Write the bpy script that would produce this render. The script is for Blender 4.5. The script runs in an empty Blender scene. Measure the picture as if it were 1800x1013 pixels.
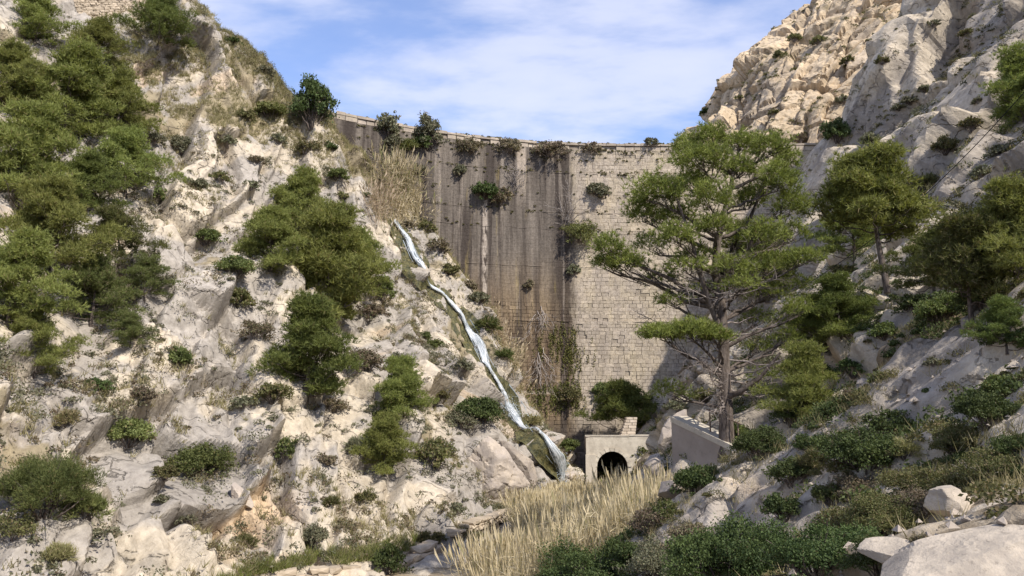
import bpy, math, random
import numpy as np
from mathutils import Vector, Matrix
from mathutils.bvhtree import BVHTree

R = math.radians
rng = np.random.default_rng(7)
random.seed(7)
scene = bpy.context.scene
COL = scene.collection

# ------------------------------------------------------------------ camera
FPX = 1400.0                       # focal length in pixels of the 1800 px wide photograph
PITCH = math.atan(214.0 / FPX)
cam_d = bpy.data.cameras.new('camera')
cam_d.sensor_width = 36.0
cam_d.lens = FPX * 36.0 / 1800.0
cam_d.clip_start = 0.1
cam_d.clip_end = 5000
cam = bpy.data.objects.new('camera', cam_d)
cam.location = (0, 0, 0)
cam.rotation_euler = (math.pi / 2 + PITCH, 0, 0)
COL.objects.link(cam)
scene.camera = cam

# ------------------------------------------------------------------ sky and sun
SUN = Vector((0.54, -0.60, 0.80)).normalized()     # direction towards the sun
EXPOSURE = 0.74
sun_el = math.asin(SUN.z)
sun_az = math.atan2(SUN.x, SUN.y)                   # clockwise from +Y
world = bpy.data.worlds.new('World')
scene.world = world
world.use_nodes = True
wn, wl = world.node_tree.nodes, world.node_tree.links
wn.clear()
w_out = wn.new('ShaderNodeOutputWorld')
w_bg = wn.new('ShaderNodeBackground')
w_bg.inputs['Strength'].default_value = 0.15
sky = wn.new('ShaderNodeTexSky')
sky.sky_type = 'NISHITA'
sky.sun_disc = False
sky.sun_elevation = sun_el
sky.sun_rotation = sun_az
sky.air_density = 1.0
sky.dust_density = 0.6
sky.ozone_density = 2.2
w_tc = wn.new('ShaderNodeTexCoord')
w_sep = wn.new('ShaderNodeSeparateXYZ')
wl.new(w_tc.outputs['Generated'], w_sep.inputs[0])


def wmath(op, a, b=None):
    n = wn.new('ShaderNodeMath')
    n.operation = op
    for i, v in enumerate((a, b)):
        if v is None:
            continue
        if isinstance(v, (int, float)):
            n.inputs[i].default_value = v
        else:
            wl.new(v, n.inputs[i])
    return n.outputs[0]


zc = wmath('ADD', wmath('MAXIMUM', w_sep.outputs['Z'], 0.02), 0.12)
w_cmb = wn.new('ShaderNodeCombineXYZ')
wl.new(wmath('DIVIDE', w_sep.outputs['X'], zc), w_cmb.inputs[0])
wl.new(wmath('MULTIPLY', wmath('DIVIDE', w_sep.outputs['Y'], zc), 1.0), w_cmb.inputs[1])
w_map = wn.new('ShaderNodeMapping')
w_map.inputs['Rotation'].default_value = (0, 0, R(-14))
w_map.inputs['Location'].default_value = (0.35, 0.15, 0)
w_map.inputs['Scale'].default_value = (0.75, 1.15, 1)
wl.new(w_cmb.outputs[0], w_map.inputs['Vector'])
w_n1 = wn.new('ShaderNodeTexNoise')
w_n1.inputs['Scale'].default_value = 1.5
w_n1.inputs['Detail'].default_value = 7.0
w_n1.inputs['Roughness'].default_value = 0.58
w_n1.inputs['Distortion'].default_value = 0.35
wl.new(w_map.outputs[0], w_n1.inputs['Vector'])
w_n2 = wn.new('ShaderNodeTexNoise')
w_n2.inputs['Scale'].default_value = 7.0
w_n2.inputs['Detail'].default_value = 4.0
w_n2.inputs['Roughness'].default_value = 0.5
wl.new(w_map.outputs[0], w_n2.inputs['Vector'])
w_mixn = wmath('ADD', wmath('MULTIPLY', w_n1.outputs['Fac'], 0.80), wmath('MULTIPLY', w_n2.outputs['Fac'], 0.27))
w_ramp = wn.new('ShaderNodeValToRGB')
w_ramp.color_ramp.interpolation = 'B_SPLINE'
w_ramp.color_ramp.elements[0].position = 0.46
w_ramp.color_ramp.elements[0].color = (0, 0, 0, 1)
w_ramp.color_ramp.elements[1].position = 0.62
w_ramp.color_ramp.elements[1].color = (1, 1, 1, 1)
wl.new(w_mixn, w_ramp.inputs[0])
w_mix = wn.new('ShaderNodeMix')
w_mix.data_type = 'RGBA'
wl.new(wmath('MULTIPLY', w_ramp.outputs['Color'], 0.78), w_mix.inputs['Factor'])
w_tint = wn.new('ShaderNodeMix')
w_tint.data_type = 'RGBA'
w_tint.blend_type = 'MULTIPLY'
w_tint.inputs['Factor'].default_value = 1.0
w_tint.inputs['B'].default_value = (0.82, 0.84, 1.0, 1)
wl.new(sky.outputs[0], w_tint.inputs['A'])
wl.new(w_tint.outputs['Result'], w_mix.inputs['A'])
w_mix.inputs['B'].default_value = (3.75, 3.85, 4.55, 1)
wl.new(w_mix.outputs['Result'], w_bg.inputs['Color'])
wl.new(w_bg.outputs[0], w_out.inputs['Surface'])

sun_d = bpy.data.lights.new('sun', 'SUN')
sun_d.energy = 3.6
sun_d.angle = R(1.0)
sun_d.color = (1.0, 0.94, 0.85)
sun = bpy.data.objects.new('sun', sun_d)
sun.rotation_euler = (-SUN).to_track_quat('-Z', 'Y').to_euler()
sun.location = SUN * 200
COL.objects.link(sun)

vs = scene.view_settings
vs.view_transform = 'Standard'
vs.look = 'None'
vs.exposure = EXPOSURE
vs.gamma = 1.0
vs.use_curve_mapping = False
scene.cycles.max_bounces = 5
scene.cycles.diffuse_bounces = 3
scene.cycles.transparent_max_bounces = 6


# ------------------------------------------------------------------ helpers
def ray(px, py):
    u = (506.5 - py) / FPX
    r = (px - 900.0) / FPX
    c, s = math.cos(PITCH), math.sin(PITCH)
    return np.array([r, c - u * s, s + u * c])


def P(px, py, Y):
    """world point seen at a photograph pixel, at horizontal distance Y"""
    d = ray(px, py)
    return d * (Y / d[1])


def mesh_np(name, V, F, smooth=False):
    V = np.ascontiguousarray(V, dtype=np.float32)
    F = np.ascontiguousarray(F, dtype=np.int32)
    me = bpy.data.meshes.new(name)
    n, k = F.shape
    me.vertices.add(len(V))
    me.vertices.foreach_set('co', V.ravel())
    me.loops.add(n * k)
    me.loops.foreach_set('vertex_index', F.ravel())
    me.polygons.add(n)
    me.polygons.foreach_set('loop_start', np.arange(0, n * k, k, dtype=np.int32))
    me.polygons.foreach_set('loop_total', np.full(n, k, dtype=np.int32))
    me.polygons.foreach_set('use_smooth', np.full(n, smooth, dtype=bool))
    me.update(calc_edges=True)
    return me


def attr(me, name, vals):
    a = me.attributes.new(name, 'FLOAT', 'POINT')
    a.data.foreach_set('value', np.ascontiguousarray(vals, dtype=np.float32))


def attr_color(me, name, rgb):
    a = me.attributes.new(name, 'FLOAT_COLOR', 'POINT')
    a.data.foreach_set('color', np.ascontiguousarray(np.concatenate([rgb, np.ones((len(rgb), 1))], 1), dtype=np.float32).ravel())


def link(name, me, mat=None, parent=None, loc=None):
    o = bpy.data.objects.new(name, me)
    COL.objects.link(o)
    if mat is not None and me is not None and len(me.materials) == 0:
        me.materials.append(mat)
    if parent is not None:
        o.parent = parent
    if loc is not None:
        o.location = loc
    return o


def tag(o, label=None, cat=None, group=None, kind=None):
    if label:
        o['label'] = label
    if cat:
        o['category'] = cat
    if group:
        o['group'] = group
    if kind:
        o['kind'] = kind
    return o


def thing(name, loc, label, cat, group=None, rz=0.0, scale=1.0):
    o = bpy.data.objects.new(name, None)
    COL.objects.link(o)
    o.location = tuple(float(v) for v in loc)
    o.rotation_euler = (0, 0, rz)
    o.scale = (scale, scale, scale) if isinstance(scale, (int, float)) else scale
    o.empty_display_size = 0.3
    return tag(o, label, cat, group)


class Geo:
    """collects polygons into one mesh"""
    def __init__(s):
        s.V, s.F, s.n = [], [], 0

    def add(s, V, F):
        V = np.asarray(V, float)
        s.V.append(V)
        s.F.append(np.asarray(F, int) + s.n)
        s.n += len(V)

    def mesh(s, name, smooth=False):
        return mesh_np(name, np.concatenate(s.V), np.concatenate(s.F), smooth)


BOXF = np.array([[0, 3, 2, 1], [4, 5, 6, 7], [0, 1, 5, 4], [1, 2, 6, 5], [2, 3, 7, 6], [3, 0, 4, 7]])


def box_v(x0, x1, y0, y1, z0, z1):
    return np.array([[x0, y0, z0], [x1, y0, z0], [x1, y1, z0], [x0, y1, z0],
                     [x0, y0, z1], [x1, y0, z1], [x1, y1, z1], [x0, y1, z1]], float)


def tube(geo, pts, radii, sides=6):
    pts = np.asarray(pts, float)
    n = len(pts)
    tang = np.gradient(pts, axis=0)
    tang /= np.linalg.norm(tang, axis=1)[:, None] + 1e-9
    ref = np.array([0.31, 0.23, 0.92])
    a = np.cross(tang, ref)
    bad = np.linalg.norm(a, axis=1) < 0.2
    a[bad] = np.cross(tang[bad], np.array([1.0, 0, 0]))
    a /= np.linalg.norm(a, axis=1)[:, None] + 1e-9
    b = np.cross(tang, a)
    th = np.arange(sides) * 2 * math.pi / sides
    rad = np.asarray(radii, float)[:, None, None]
    ring = pts[:, None, :] + rad * (np.cos(th)[None, :, None] * a[:, None, :] + np.sin(th)[None, :, None] * b[:, None, :])
    V = ring.reshape(-1, 3)
    i = np.arange(n - 1)[:, None] * sides
    j = np.arange(sides)[None, :]
    jn = (j + 1) % sides
    F = np.stack([i + j, i + jn, i + sides + jn, i + sides + j], -1).reshape(-1, 4)
    geo.add(V, F)


# ---- vectorised noise
def _hash(ix, iy, iz, seed):
    h = (ix.astype(np.int64) * 374761393 + iy.astype(np.int64) * 668265263 + iz.astype(np.int64) * 2147483647 + seed * 1274126177) & 0xFFFFFFFF
    h = ((h ^ (h >> 13)) * 1274126177) & 0xFFFFFFFF
    h = ((h ^ (h >> 16)) * 2246822519) & 0xFFFFFFFF
    return (h ^ (h >> 15)).astype(np.float64) / 4294967295.0


def vnoise(p, scale, seed=0):
    """smooth value noise in -1..1"""
    q = p * scale
    i = np.floor(q).astype(np.int64)
    f = q - i
    f = f * f * f * (f * (f * 6 - 15) + 10)
    out = 0
    for dx in (0, 1):
        wx = f[:, 0] if dx else 1 - f[:, 0]
        for dy in (0, 1):
            wy = f[:, 1] if dy else 1 - f[:, 1]
            for dz in (0, 1):
                wz = f[:, 2] if dz else 1 - f[:, 2]
                out = out + wx * wy * wz * _hash(i[:, 0] + dx, i[:, 1] + dy, i[:, 2] + dz, seed)
    return out * 2 - 1


def fbm(p, scale, octaves=4, seed=0, rough=0.5):
    a, s, tot = 1.0, 0.0, 0.0
    for o in range(octaves):
        s = s + a * vnoise(p, scale * 2 ** o, seed + o * 17)
        tot += a
        a *= rough
    return s / tot


def facets(q, seed, tilt=0.6, jitter=0.95):
    """2-D Voronoi cells, each a tilted plane: returns height, edge distance, cell random"""
    i = np.floor(q).astype(np.int64)
    n = len(q)
    f1 = np.full(n, 9.0)
    f2 = np.full(n, 9.0)
    h = np.zeros(n)
    cr = np.zeros(n)
    z = np.zeros(n, np.int64)
    for dx in (-1, 0, 1):
        for dy in (-1, 0, 1):
            cx, cy = i[:, 0] + dx, i[:, 1] + dy
            r1 = _hash(cx, cy, z, seed)
            r2 = _hash(cx, cy, z + 1, seed)
            ox = cx + 0.5 + (r1 - 0.5) * jitter
            oy = cy + 0.5 + (r2 - 0.5) * jitter
            ex, ey = q[:, 0] - ox, q[:, 1] - oy
            d = np.sqrt(ex * ex + ey * ey)
            r3 = _hash(cx, cy, z + 2, seed)
            r4 = _hash(cx, cy, z + 3, seed)
            r5 = _hash(cx, cy, z + 4, seed)
            hh = (r3 - 0.5) + tilt * ((r4 - 0.5) * ex + (r5 - 0.5) * ey) * 2
            near = d < f1
            f2 = np.where(near, f1, np.minimum(f2, d))
            h = np.where(near, hh, h)
            cr = np.where(near, r3, cr)
            f1 = np.where(near, d, f1)
    return h, f2 - f1, cr


def smooth01(x, a, b):
    t = np.clip((x - a) / (b - a), 0, 1)
    return t * t * (3 - 2 * t)


class TPS:
    def __init__(s, pts, lam=0.5):
        pts = np.asarray(pts, float)
        s.xy = pts[:, :2]
        n = len(pts)
        K = s.k(s.xy, s.xy) + lam * np.eye(n)
        Pm = np.hstack([np.ones((n, 1)), s.xy])
        A = np.vstack([np.hstack([K, Pm]), np.hstack([Pm.T, np.zeros((3, 3))])])
        sol = np.linalg.solve(A, np.concatenate([pts[:, 2], np.zeros(3)]))
        s.w, s.a = sol[:n], sol[n:]

    @staticmethod
    def k(a, b):
        d2 = ((a[:, None, :] - b[None, :, :]) ** 2).sum(-1) + 1e-9
        return 0.5 * d2 * np.log(d2) / 100.0

    def __call__(s, xy):
        out = np.empty(len(xy))
        for i in range(0, len(xy), 40000):
            c = xy[i:i + 40000]
            out[i:i + 40000] = s.k(c, s.xy) @ s.w + s.a[0] + c @ s.a[1:]
        return out


# ------------------------------------------------------------------ materials
class NT:
    def __init__(s, name):
        s.m = bpy.data.materials.new(name)
        s.m.use_nodes = True
        s.t = s.m.node_tree
        s.t.nodes.clear()
        s.out = s.t.nodes.new('ShaderNodeOutputMaterial')

    def n(s, kind, **kw):
        nd = s.t.nodes.new('ShaderNode' + kind)
        for k, v in kw.items():
            setattr(nd, k, v)
        return nd

    def l(s, a, b):
        s.t.links.new(a, b)

    def val(s, sock, v):
        if isinstance(v, (int, float)):
            sock.default_value = v
        elif isinstance(v, tuple):
            sock.default_value = v if len(v) == 4 or sock.type == 'VECTOR' else (*v, 1)
        else:
            s.l(v, sock)

    def math(s, op, a, b=0.0, c=None):
        nd = s.n('Math', operation=op)
        s.val(nd.inputs[0], a)
        s.val(nd.inputs[1], b)
        if c is not None:
            s.val(nd.inputs[2], c)
        return nd.outputs[0]

    def mix(s, f, a, b, mode='MIX'):
        nd = s.n('Mix', data_type='RGBA', blend_type=mode)
        s.val(nd.inputs['Factor'], f)
        s.val(nd.inputs['A'], a)
        s.val(nd.inputs['B'], b)
        return nd.outputs['Result']

    def noise(s, vec, scale, detail=4, rough=0.55, dist=0.0):
        nd = s.n('TexNoise')
        nd.inputs['Scale'].default_value = scale
        nd.inputs['Detail'].default_value = detail
        nd.inputs['Roughness'].default_value = rough
        nd.inputs['Distortion'].default_value = dist
        if vec is not None:
            s.l(vec, nd.inputs['Vector'])
        return nd.outputs['Fac']

    def ss(s, x, a, b):
        nd = s.n('MapRange', interpolation_type='SMOOTHSTEP')
        s.val(nd.inputs['Value'], x)
        nd.inputs['From Min'].default_value = a
        nd.inputs['From Max'].default_value = b
        return nd.outputs['Result']

    def coord(s, scale=None, rot=None, which='Object'):
        tc = s.n('TexCoord')
        o = tc.outputs[which]
        if scale or rot:
            mp = s.n('Mapping')
            if rot:
                mp.inputs['Rotation'].default_value = rot
            if scale:
                mp.inputs['Scale'].default_value = scale
            s.l(o, mp.inputs['Vector'])
            o = mp.outputs[0]
        return o

    def attr(s, name):
        return s.n('Attribute', attribute_name=name).outputs['Fac']

    def bump(s, h, strength=0.6, dist=0.1):
        nd = s.n('Bump')
        nd.inputs['Strength'].default_value = strength
        nd.inputs['Distance'].default_value = dist
        s.val(nd.inputs['Height'], h)
        return nd.outputs[0]

    def bsdf(s, color, rough=0.85, normal=None, spec=0.25):
        b = s.n('BsdfPrincipled')
        s.val(b.inputs['Base Color'], color)
        s.val(b.inputs['Roughness'], rough)
        b.inputs['Specular IOR Level'].default_value = spec
        if normal is not None:
            s.l(normal, b.inputs['Normal'])
        return b

    def done(s, shader):
        s.l(shader.outputs[0] if hasattr(shader, 'outputs') else shader, s.out.inputs['Surface'])
        return s.m


def rock_material(name, fine=1.0, bump=0.9, rot=(0.6, 0.5, 1.0)):
    """albedo of the rock comes from the mesh (layers, stains, soil); the nodes add grain and fine relief"""
    t = NT(name)
    oc = t.coord()
    c = t.n('Attribute', attribute_name='rock_color').outputs['Color']
    n = t.noise(oc, 2.4 * fine, 8, 0.66)
    c = t.mix(1.0, c, t.mix(t.ss(n, 0.32, 0.68), (0.82, 0.81, 0.80), (1.13, 1.125, 1.11)), 'MULTIPLY')
    # hairline joints, stretched along the bedding
    mp = t.n('Mapping')
    mp.inputs['Rotation'].default_value = rot
    mp.inputs['Scale'].default_value = (0.28, 1.0, 1.15)
    t.l(oc, mp.inputs['Vector'])
    wv = t.n('TexNoise')
    wv.inputs['Scale'].default_value = 0.9
    wv.inputs['Detail'].default_value = 3
    t.l(oc, wv.inputs['Vector'])
    add = t.n('VectorMath', operation='MULTIPLY_ADD')
    t.l(wv.outputs['Color'], add.inputs[0])
    add.inputs[1].default_value = (1.1, 1.1, 1.1)
    t.l(mp.outputs[0], add.inputs[2])
    vo = t.n('TexVoronoi', feature='DISTANCE_TO_EDGE')
    vo.inputs['Scale'].default_value = 0.62 * fine
    t.l(add.outputs[0], vo.inputs['Vector'])
    cr = t.ss(vo.outputs['Distance'], 0.0, 0.04)
    gate = t.ss(t.math('ADD', t.math('MULTIPLY', n, 0.5), t.math('MULTIPLY', wv.outputs['Fac'], 0.5)), 0.46, 0.52)
    cr = t.math('MAXIMUM', cr, gate)
    c = t.mix(t.math('MULTIPLY', t.math('SUBTRACT', 1.0, cr), 0.34), c, (0.13, 0.11, 0.09))
    h = t.math('ADD', t.math('MULTIPLY', n, 0.62), t.math('MULTIPLY', cr, 0.6))
    return t.done(t.bsdf(c, 0.92, t.bump(h, bump, 0.20 / fine), 0.12))


CREAM = (0.53, 0.455, 0.365)
M = {}
M['rock_left'] = rock_material('limestone_sunny')
M['rock_right'] = rock_material('limestone_grey')
M['rock_tan'] = rock_material('tan_cliff_rock', 0.7)


def ground_material():
    t = NT('gravelly_ground')
    oc = t.coord()
    a = t.noise(oc, 0.5, 6, 0.6)
    b = t.noise(oc, 6.0, 5, 0.7)
    c = t.mix(t.ss(a, 0.4, 0.6), (0.24, 0.18, 0.11), (0.34, 0.28, 0.20))
    c = t.mix(t.math('MULTIPLY', t.ss(b, 0.45, 0.7), 0.6), c, (0.12, 0.10, 0.06))
    return t.done(t.bsdf(c, 0.95, t.bump(b, 0.7, 0.1), 0.1))


M['ground'] = ground_material()


def leaf_material(name, dark, light, dry=None, dry_amt=0.0, trans=0.28, nscale=0.9):
    t = NT(name)
    geo = t.n('NewGeometry')
    rnd = geo.outputs['Random Per Island']
    oi = t.n('ObjectInfo').outputs['Random']
    cl = t.noise(t.coord(), nscale, 3, 0.6)
    f = t.math('ADD', t.math('MULTIPLY', rnd, 0.45), t.math('MULTIPLY', t.ss(cl, 0.3, 0.7), 0.55))
    c = t.mix(f, dark, light)
    hsv = t.n('HueSaturation')
    t.l(t.math('ADD', t.math('MULTIPLY', oi, 0.03), 0.485), hsv.inputs['Hue'])
    t.l(t.math('ADD', t.math('MULTIPLY', oi, 0.35), 0.82), hsv.inputs['Value'])
    t.l(c, hsv.inputs['Color'])
    c = hsv.outputs[0]
    if dry:
        k = t.math('MULTIPLY', t.ss(t.math('FRACT', t.math('MULTIPLY', rnd, 7.31)), 1 - dry_amt, 1 - dry_amt + 0.02), 0.85)
        c = t.mix(k, c, dry)
    b = t.bsdf(c, 0.65, None, 0.2)
    tr = t.n('BsdfTranslucent')
    t.l(t.mix(1.0, c, (1.25, 1.3, 0.8), 'MULTIPLY'), tr.inputs['Color'])
    mx = t.n('MixShader')
    mx.inputs[0].default_value = trans
    t.l(b.outputs[0], mx.inputs[1])
    t.l(tr.outputs[0], mx.inputs[2])
    return t.done(mx)


M['pine'] = leaf_material('pine_needles', (0.105, 0.124, 0.034), (0.315, 0.330, 0.100), (0.24, 0.18, 0.09), 0.05, 0.34)
M['pine_fresh'] = leaf_material('fresh_pine_needles', (0.100, 0.125, 0.030), (0.310, 0.340, 0.095), (0.20, 0.15, 0.08), 0.05, 0.34)
M['pine_dark'] = leaf_material('dark_pine_needles', (0.065, 0.088, 0.024), (0.195, 0.220, 0.060), (0.16, 0.12, 0.06), 0.04)
M['pine_sparse'] = leaf_material('thin_pine_needles', (0.07, 0.085, 0.028), (0.17, 0.18, 0.055), (0.19, 0.15, 0.09), 0.15)
M['dark_leaf'] = leaf_material('dark_green_leaves', (0.032, 0.050, 0.016), (0.105, 0.135, 0.042), (0.12, 0.10, 0.05), 0.03, 0.2)
M['green_leaf'] = leaf_material('green_leaves', (0.058, 0.078, 0.024), (0.165, 0.190, 0.062), (0.20, 0.16, 0.07), 0.06)
M['bright_leaf'] = leaf_material('bright_green_leaves', (0.095, 0.115, 0.035), (0.225, 0.240, 0.085), (0.24, 0.20, 0.09), 0.06)
M['olive_leaf'] = leaf_material('olive_leaves', (0.07, 0.075, 0.028), (0.185, 0.175, 0.07), (0.22, 0.16, 0.09), 0.15)
M['grey_leaf'] = leaf_material('grey_green_leaves', (0.095, 0.098, 0.058), (0.225, 0.22, 0.135), (0.20, 0.16, 0.11), 0.15, 0.2)
M['brown_leaf'] = leaf_material('brown_twiggy_leaves', (0.10, 0.075, 0.05), (0.235, 0.185, 0.12), (0.12, 0.13, 0.06), 0.18, 0.2)
M['creeper'] = leaf_material('creeper_leaves', (0.075, 0.085, 0.022), (0.20, 0.20, 0.055), (0.16, 0.12, 0.06), 0.15, 0.2)
M['dry_grass'] = leaf_material('dry_grass_blades', (0.20, 0.165, 0.085), (0.42, 0.355, 0.20), (0.17, 0.18, 0.06), 0.25, 0.25, 0.3)
M['olive_grass'] = leaf_material('olive_grass_blades', (0.16, 0.15, 0.06), (0.37, 0.33, 0.17), (0.36, 0.30, 0.17), 0.2, 0.25, 0.3)
M['green_grass'] = leaf_material('green_grass_blades', (0.085, 0.11, 0.025), (0.23, 0.25, 0.075), (0.34, 0.29, 0.16), 0.18, 0.25, 0.4)
M['reed'] = leaf_material('dry_reeds', (0.35, 0.275, 0.18), (0.58, 0.475, 0.335), (0.22, 0.21, 0.09), 0.08, 0.25, 0.25)
M['pale_reed'] = leaf_material('pale_reeds', (0.34, 0.28, 0.16), (0.60, 0.52, 0.34), (0.24, 0.25, 0.10), 0.2, 0.25, 0.4)


def bark_material(name, a, b):
    t = NT(name)
    n = t.noise(t.coord(scale=(1, 1, 0.25)), 6.0, 5, 0.7)
    c = t.mix(t.ss(n, 0.35, 0.65), a, b)
    return t.done(t.bsdf(c, 0.9, t.bump(n, 0.8, 0.06), 0.1))


M['bark'] = bark_material('pine_bark', (0.07, 0.055, 0.045), (0.165, 0.135, 0.115))
M['twig'] = bark_material('grey_dead_twigs', (0.16, 0.13, 0.115), (0.33, 0.285, 0.255))
M['pale_twig'] = bark_material('pale_bare_twigs', (0.27, 0.23, 0.20), (0.45, 0.40, 0.36))


def dam_material():
    t = NT('dam_masonry')
    uv = t.n('Attribute', attribute_name='dam_uv').outputs['Vector']       # metres along the crest, tone, metres up
    sp = t.n('SeparateXYZ')
    t.l(uv, sp.inputs[0])
    s, bl, z = sp.outputs[0], sp.outputs[1], sp.outputs[2]

    def scaled(kx, kz, off=0.0):
        cb = t.n('CombineXYZ')
        t.l(t.math('MULTIPLY', s, kx), cb.inputs[0])
        cb.inputs[1].default_value = off
        t.l(t.math('MULTIPLY', z, kz), cb.inputs[2])
        return cb.outputs[0]
    wob = t.math('MULTIPLY', t.math('SUBTRACT', t.noise(scaled(0.25, 0.35), 1.0, 4, 0.6), 0.5), 2.2)
    sw = t.math('ADD', s, wob)
    # clean pale stone
    pale = t.mix(t.ss(t.noise(scaled(0.35, 0.25, 3.0), 1.0, 5, 0.6), 0.35, 0.65), (0.47, 0.405, 0.30), (0.43, 0.375, 0.31))
    pale = t.mix(t.math('MULTIPLY', t.ss(t.noise(scaled(1.6, 1.2, 7.0), 1.0, 5, 0.65), 0.52, 0.68), 0.5), pale, (0.26, 0.215, 0.165))
    # upper part: grey-lavender weathering; lower part: brown ochre
    grey = t.mix(t.ss(t.noise(scaled(0.9, 0.05, 5.0), 1.0, 5, 0.62), 0.35, 0.65), (0.096, 0.082, 0.070), (0.200, 0.174, 0.148))
    brown = t.mix(t.ss(t.noise(scaled(1.1, 0.09, 9.0), 1.0, 5, 0.62), 0.35, 0.62), (0.115, 0.082, 0.056), (0.235, 0.180, 0.118))
    low = t.ss(t.math('ADD', z, t.math('MULTIPLY', wob, 2.0)), 22.0, 12.0)
    old = t.mix(low, grey, brown)
    # dark running streaks and white lime runs
    dk = t.ss(t.noise(scaled(0.50, 0.022, 13.0), 1.0, 6, 0.62), 0.50, 0.60)
    ed = t.math('MULTIPLY', t.math('MULTIPLY', t.ss(sw, 4.5, 6.5), t.ss(t.math('ADD', z, t.math('MULTIPLY', wob, 3.0)), 4.0, 15.0)), 1.0)
    dk = t.math('MAXIMUM', dk, ed)
    old = t.mix(t.math('MULTIPLY', dk, 0.78), old, (0.045, 0.036, 0.032))
    wt = t.ss(t.noise(scaled(1.1, 0.045, 21.0), 1.0, 6, 0.66), 0.55, 0.66)
    old = t.mix(t.math('MULTIPLY', wt, 0.55), old, (0.30, 0.26, 0.22))
    yl = t.ss(t.noise(scaled(0.8, 0.10, 31.0), 1.0, 4, 0.6), 0.58, 0.70)
    old = t.mix(t.math('MULTIPLY', yl, 0.38), old, (0.34, 0.27, 0.11))
    # the clean side begins at a vertical edge right of the middle
    edge = t.math('ADD', t.math('MULTIPLY', t.math('SUBTRACT', t.noise(scaled(0.7, 0.16, 41.0), 1.0, 6, 0.7), 0.5), 4.5), s)
    pit = t.ss(t.noise(scaled(2.6, 1.5, 71.0), 1.0, 5, 0.7), 0.54, 0.64)
    pale = t.mix(t.math('MULTIPLY', pit, 0.5), pale, (0.17, 0.14, 0.11))
    clean = t.ss(edge, 7.4, 9.3)
    c = t.mix(clean, old, pale)
    # grey bloom on the clean side near the edge and under the crest
    gb = t.math('MULTIPLY', t.ss(t.noise(scaled(0.55, 0.07, 51.0), 1.0, 5, 0.6), 0.40, 0.58), t.ss(s, 24.0, 8.0))
    c = t.mix(t.math('MULTIPLY', t.math('MULTIPLY', gb, clean), 0.6), c, (0.30, 0.26, 0.225))
    # mossy dark foot
    ft = t.math('MULTIPLY', t.ss(t.math('ADD', z, wob), -0.5, -3.5), t.ss(s, 14.0, 9.0))
    c = t.mix(t.math('MULTIPLY', ft, 0.75), c, (0.085, 0.072, 0.062))
    # lime run of the old drain
    wx = t.math('ABSOLUTE', t.math('SUBTRACT', t.math('ADD', s, t.math('MULTIPLY', wob, 0.05)), -3.6))
    run = t.math('MULTIPLY', t.ss(wx, 0.50, 0.12), t.math('MULTIPLY', t.ss(z, 29.5, 28.5), t.ss(z, 9.0, 14.0)))
    run = t.math('MULTIPLY', run, t.ss(t.noise(scaled(2.2, 0.55, 61.0), 1.0, 5, 0.65), 0.40, 0.56))
    c = t.mix(t.math('MULTIPLY', run, 0.8), c, (0.48, 0.42, 0.36))
    wx2 = t.math('ABSOLUTE', t.math('SUBTRACT', s, 1.3))
    r2 = t.math('MULTIPLY', t.ss(wx2, 0.75, 0.45), t.math('MULTIPLY', t.ss(z, 26.0, 33.0), 0.85))
    c = t.mix(r2, c, (0.42, 0.36, 0.30))
    # stones differ a little from one another
    c = t.mix(1.0, c, t.mix(bl, (0.74, 0.73, 0.71), (1.22, 1.20, 1.17)), 'MULTIPLY')
    fn = t.noise(t.coord(), 4.0, 6, 0.7)
    c = t.mix(1.0, c, t.mix(t.ss(fn, 0.3, 0.7), (0.76, 0.75, 0.74), (1.18, 1.17, 1.16)), 'MULTIPLY')
    return t.done(t.bsdf(c, 0.9, t.bump(t.noise(t.coord(), 7.0, 5, 0.7), 0.6, 0.06), 0.15))


M['dam'] = dam_material()


def plain_stone(name, a, b, scale=2.0, bump=0.04, speck=0.25):
    t = NT(name)
    oi = t.n('ObjectInfo').outputs['Random']
    n = t.noise(t.coord(), scale, 6, 0.65)
    c = t.mix(t.ss(n, 0.35, 0.65), a, b)
    c = t.mix(t.math('MULTIPLY', t.ss(t.noise(t.coord(), scale * 5, 4, 0.7), 0.55, 0.7), speck), c, tuple(0.4 * v for v in a))
    c = t.mix(1.0, c, t.mix(oi, (0.80, 0.79, 0.77), (1.15, 1.14, 1.12)), 'MULTIPLY')
    return t.done(t.bsdf(c, 0.9, t.bump(t.noise(t.coord(), scale * 4, 5, 0.7), 0.5, bump), 0.15))


M['boulder'] = plain_stone('boulder_rock', (0.34, 0.295, 0.26), (0.48, 0.41, 0.335), 0.8, 0.08, 0.35)
M['near_rock'] = plain_stone('near_pale_rock', (0.30, 0.26, 0.215), (0.46, 0.395, 0.315), 3.2, 0.05, 0.5)
M['render_plaster'] = plain_stone('weathered_plaster', (0.44, 0.39, 0.315), (0.58, 0.525, 0.43), 1.1, 0.05, 0.4)
M['wall_stone'] = plain_stone('dry_wall_stone', (0.36, 0.295, 0.215), (0.48, 0.40, 0.305), 1.6)
M['rib_stone'] = plain_stone('pale_rib_stone', (0.47, 0.395, 0.31), (0.56, 0.485, 0.40), 1.5)
M['coping'] = plain_stone('coping_stone', (0.44, 0.375, 0.29), (0.33, 0.28, 0.235), 1.2)
M['joint'] = plain_stone('dark_joint_mortar', (0.21, 0.175, 0.14), (0.30, 0.25, 0.20), 2.0)
M['concrete'] = plain_stone('grey_brown_concrete', (0.34, 0.29, 0.25), (0.40, 0.345, 0.30), 0.8)
M['pale_concrete'] = plain_stone('pale_concrete', (0.43, 0.385, 0.315), (0.53, 0.475, 0.39), 1.3, 0.05, 0.4)
M['tunnel_shade'] = plain_stone('painted_tunnel_shade', (0.05, 0.042, 0.036), (0.08, 0.068, 0.058), 1.0)  # near-black colour paints in the shade inside the tunnel
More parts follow.
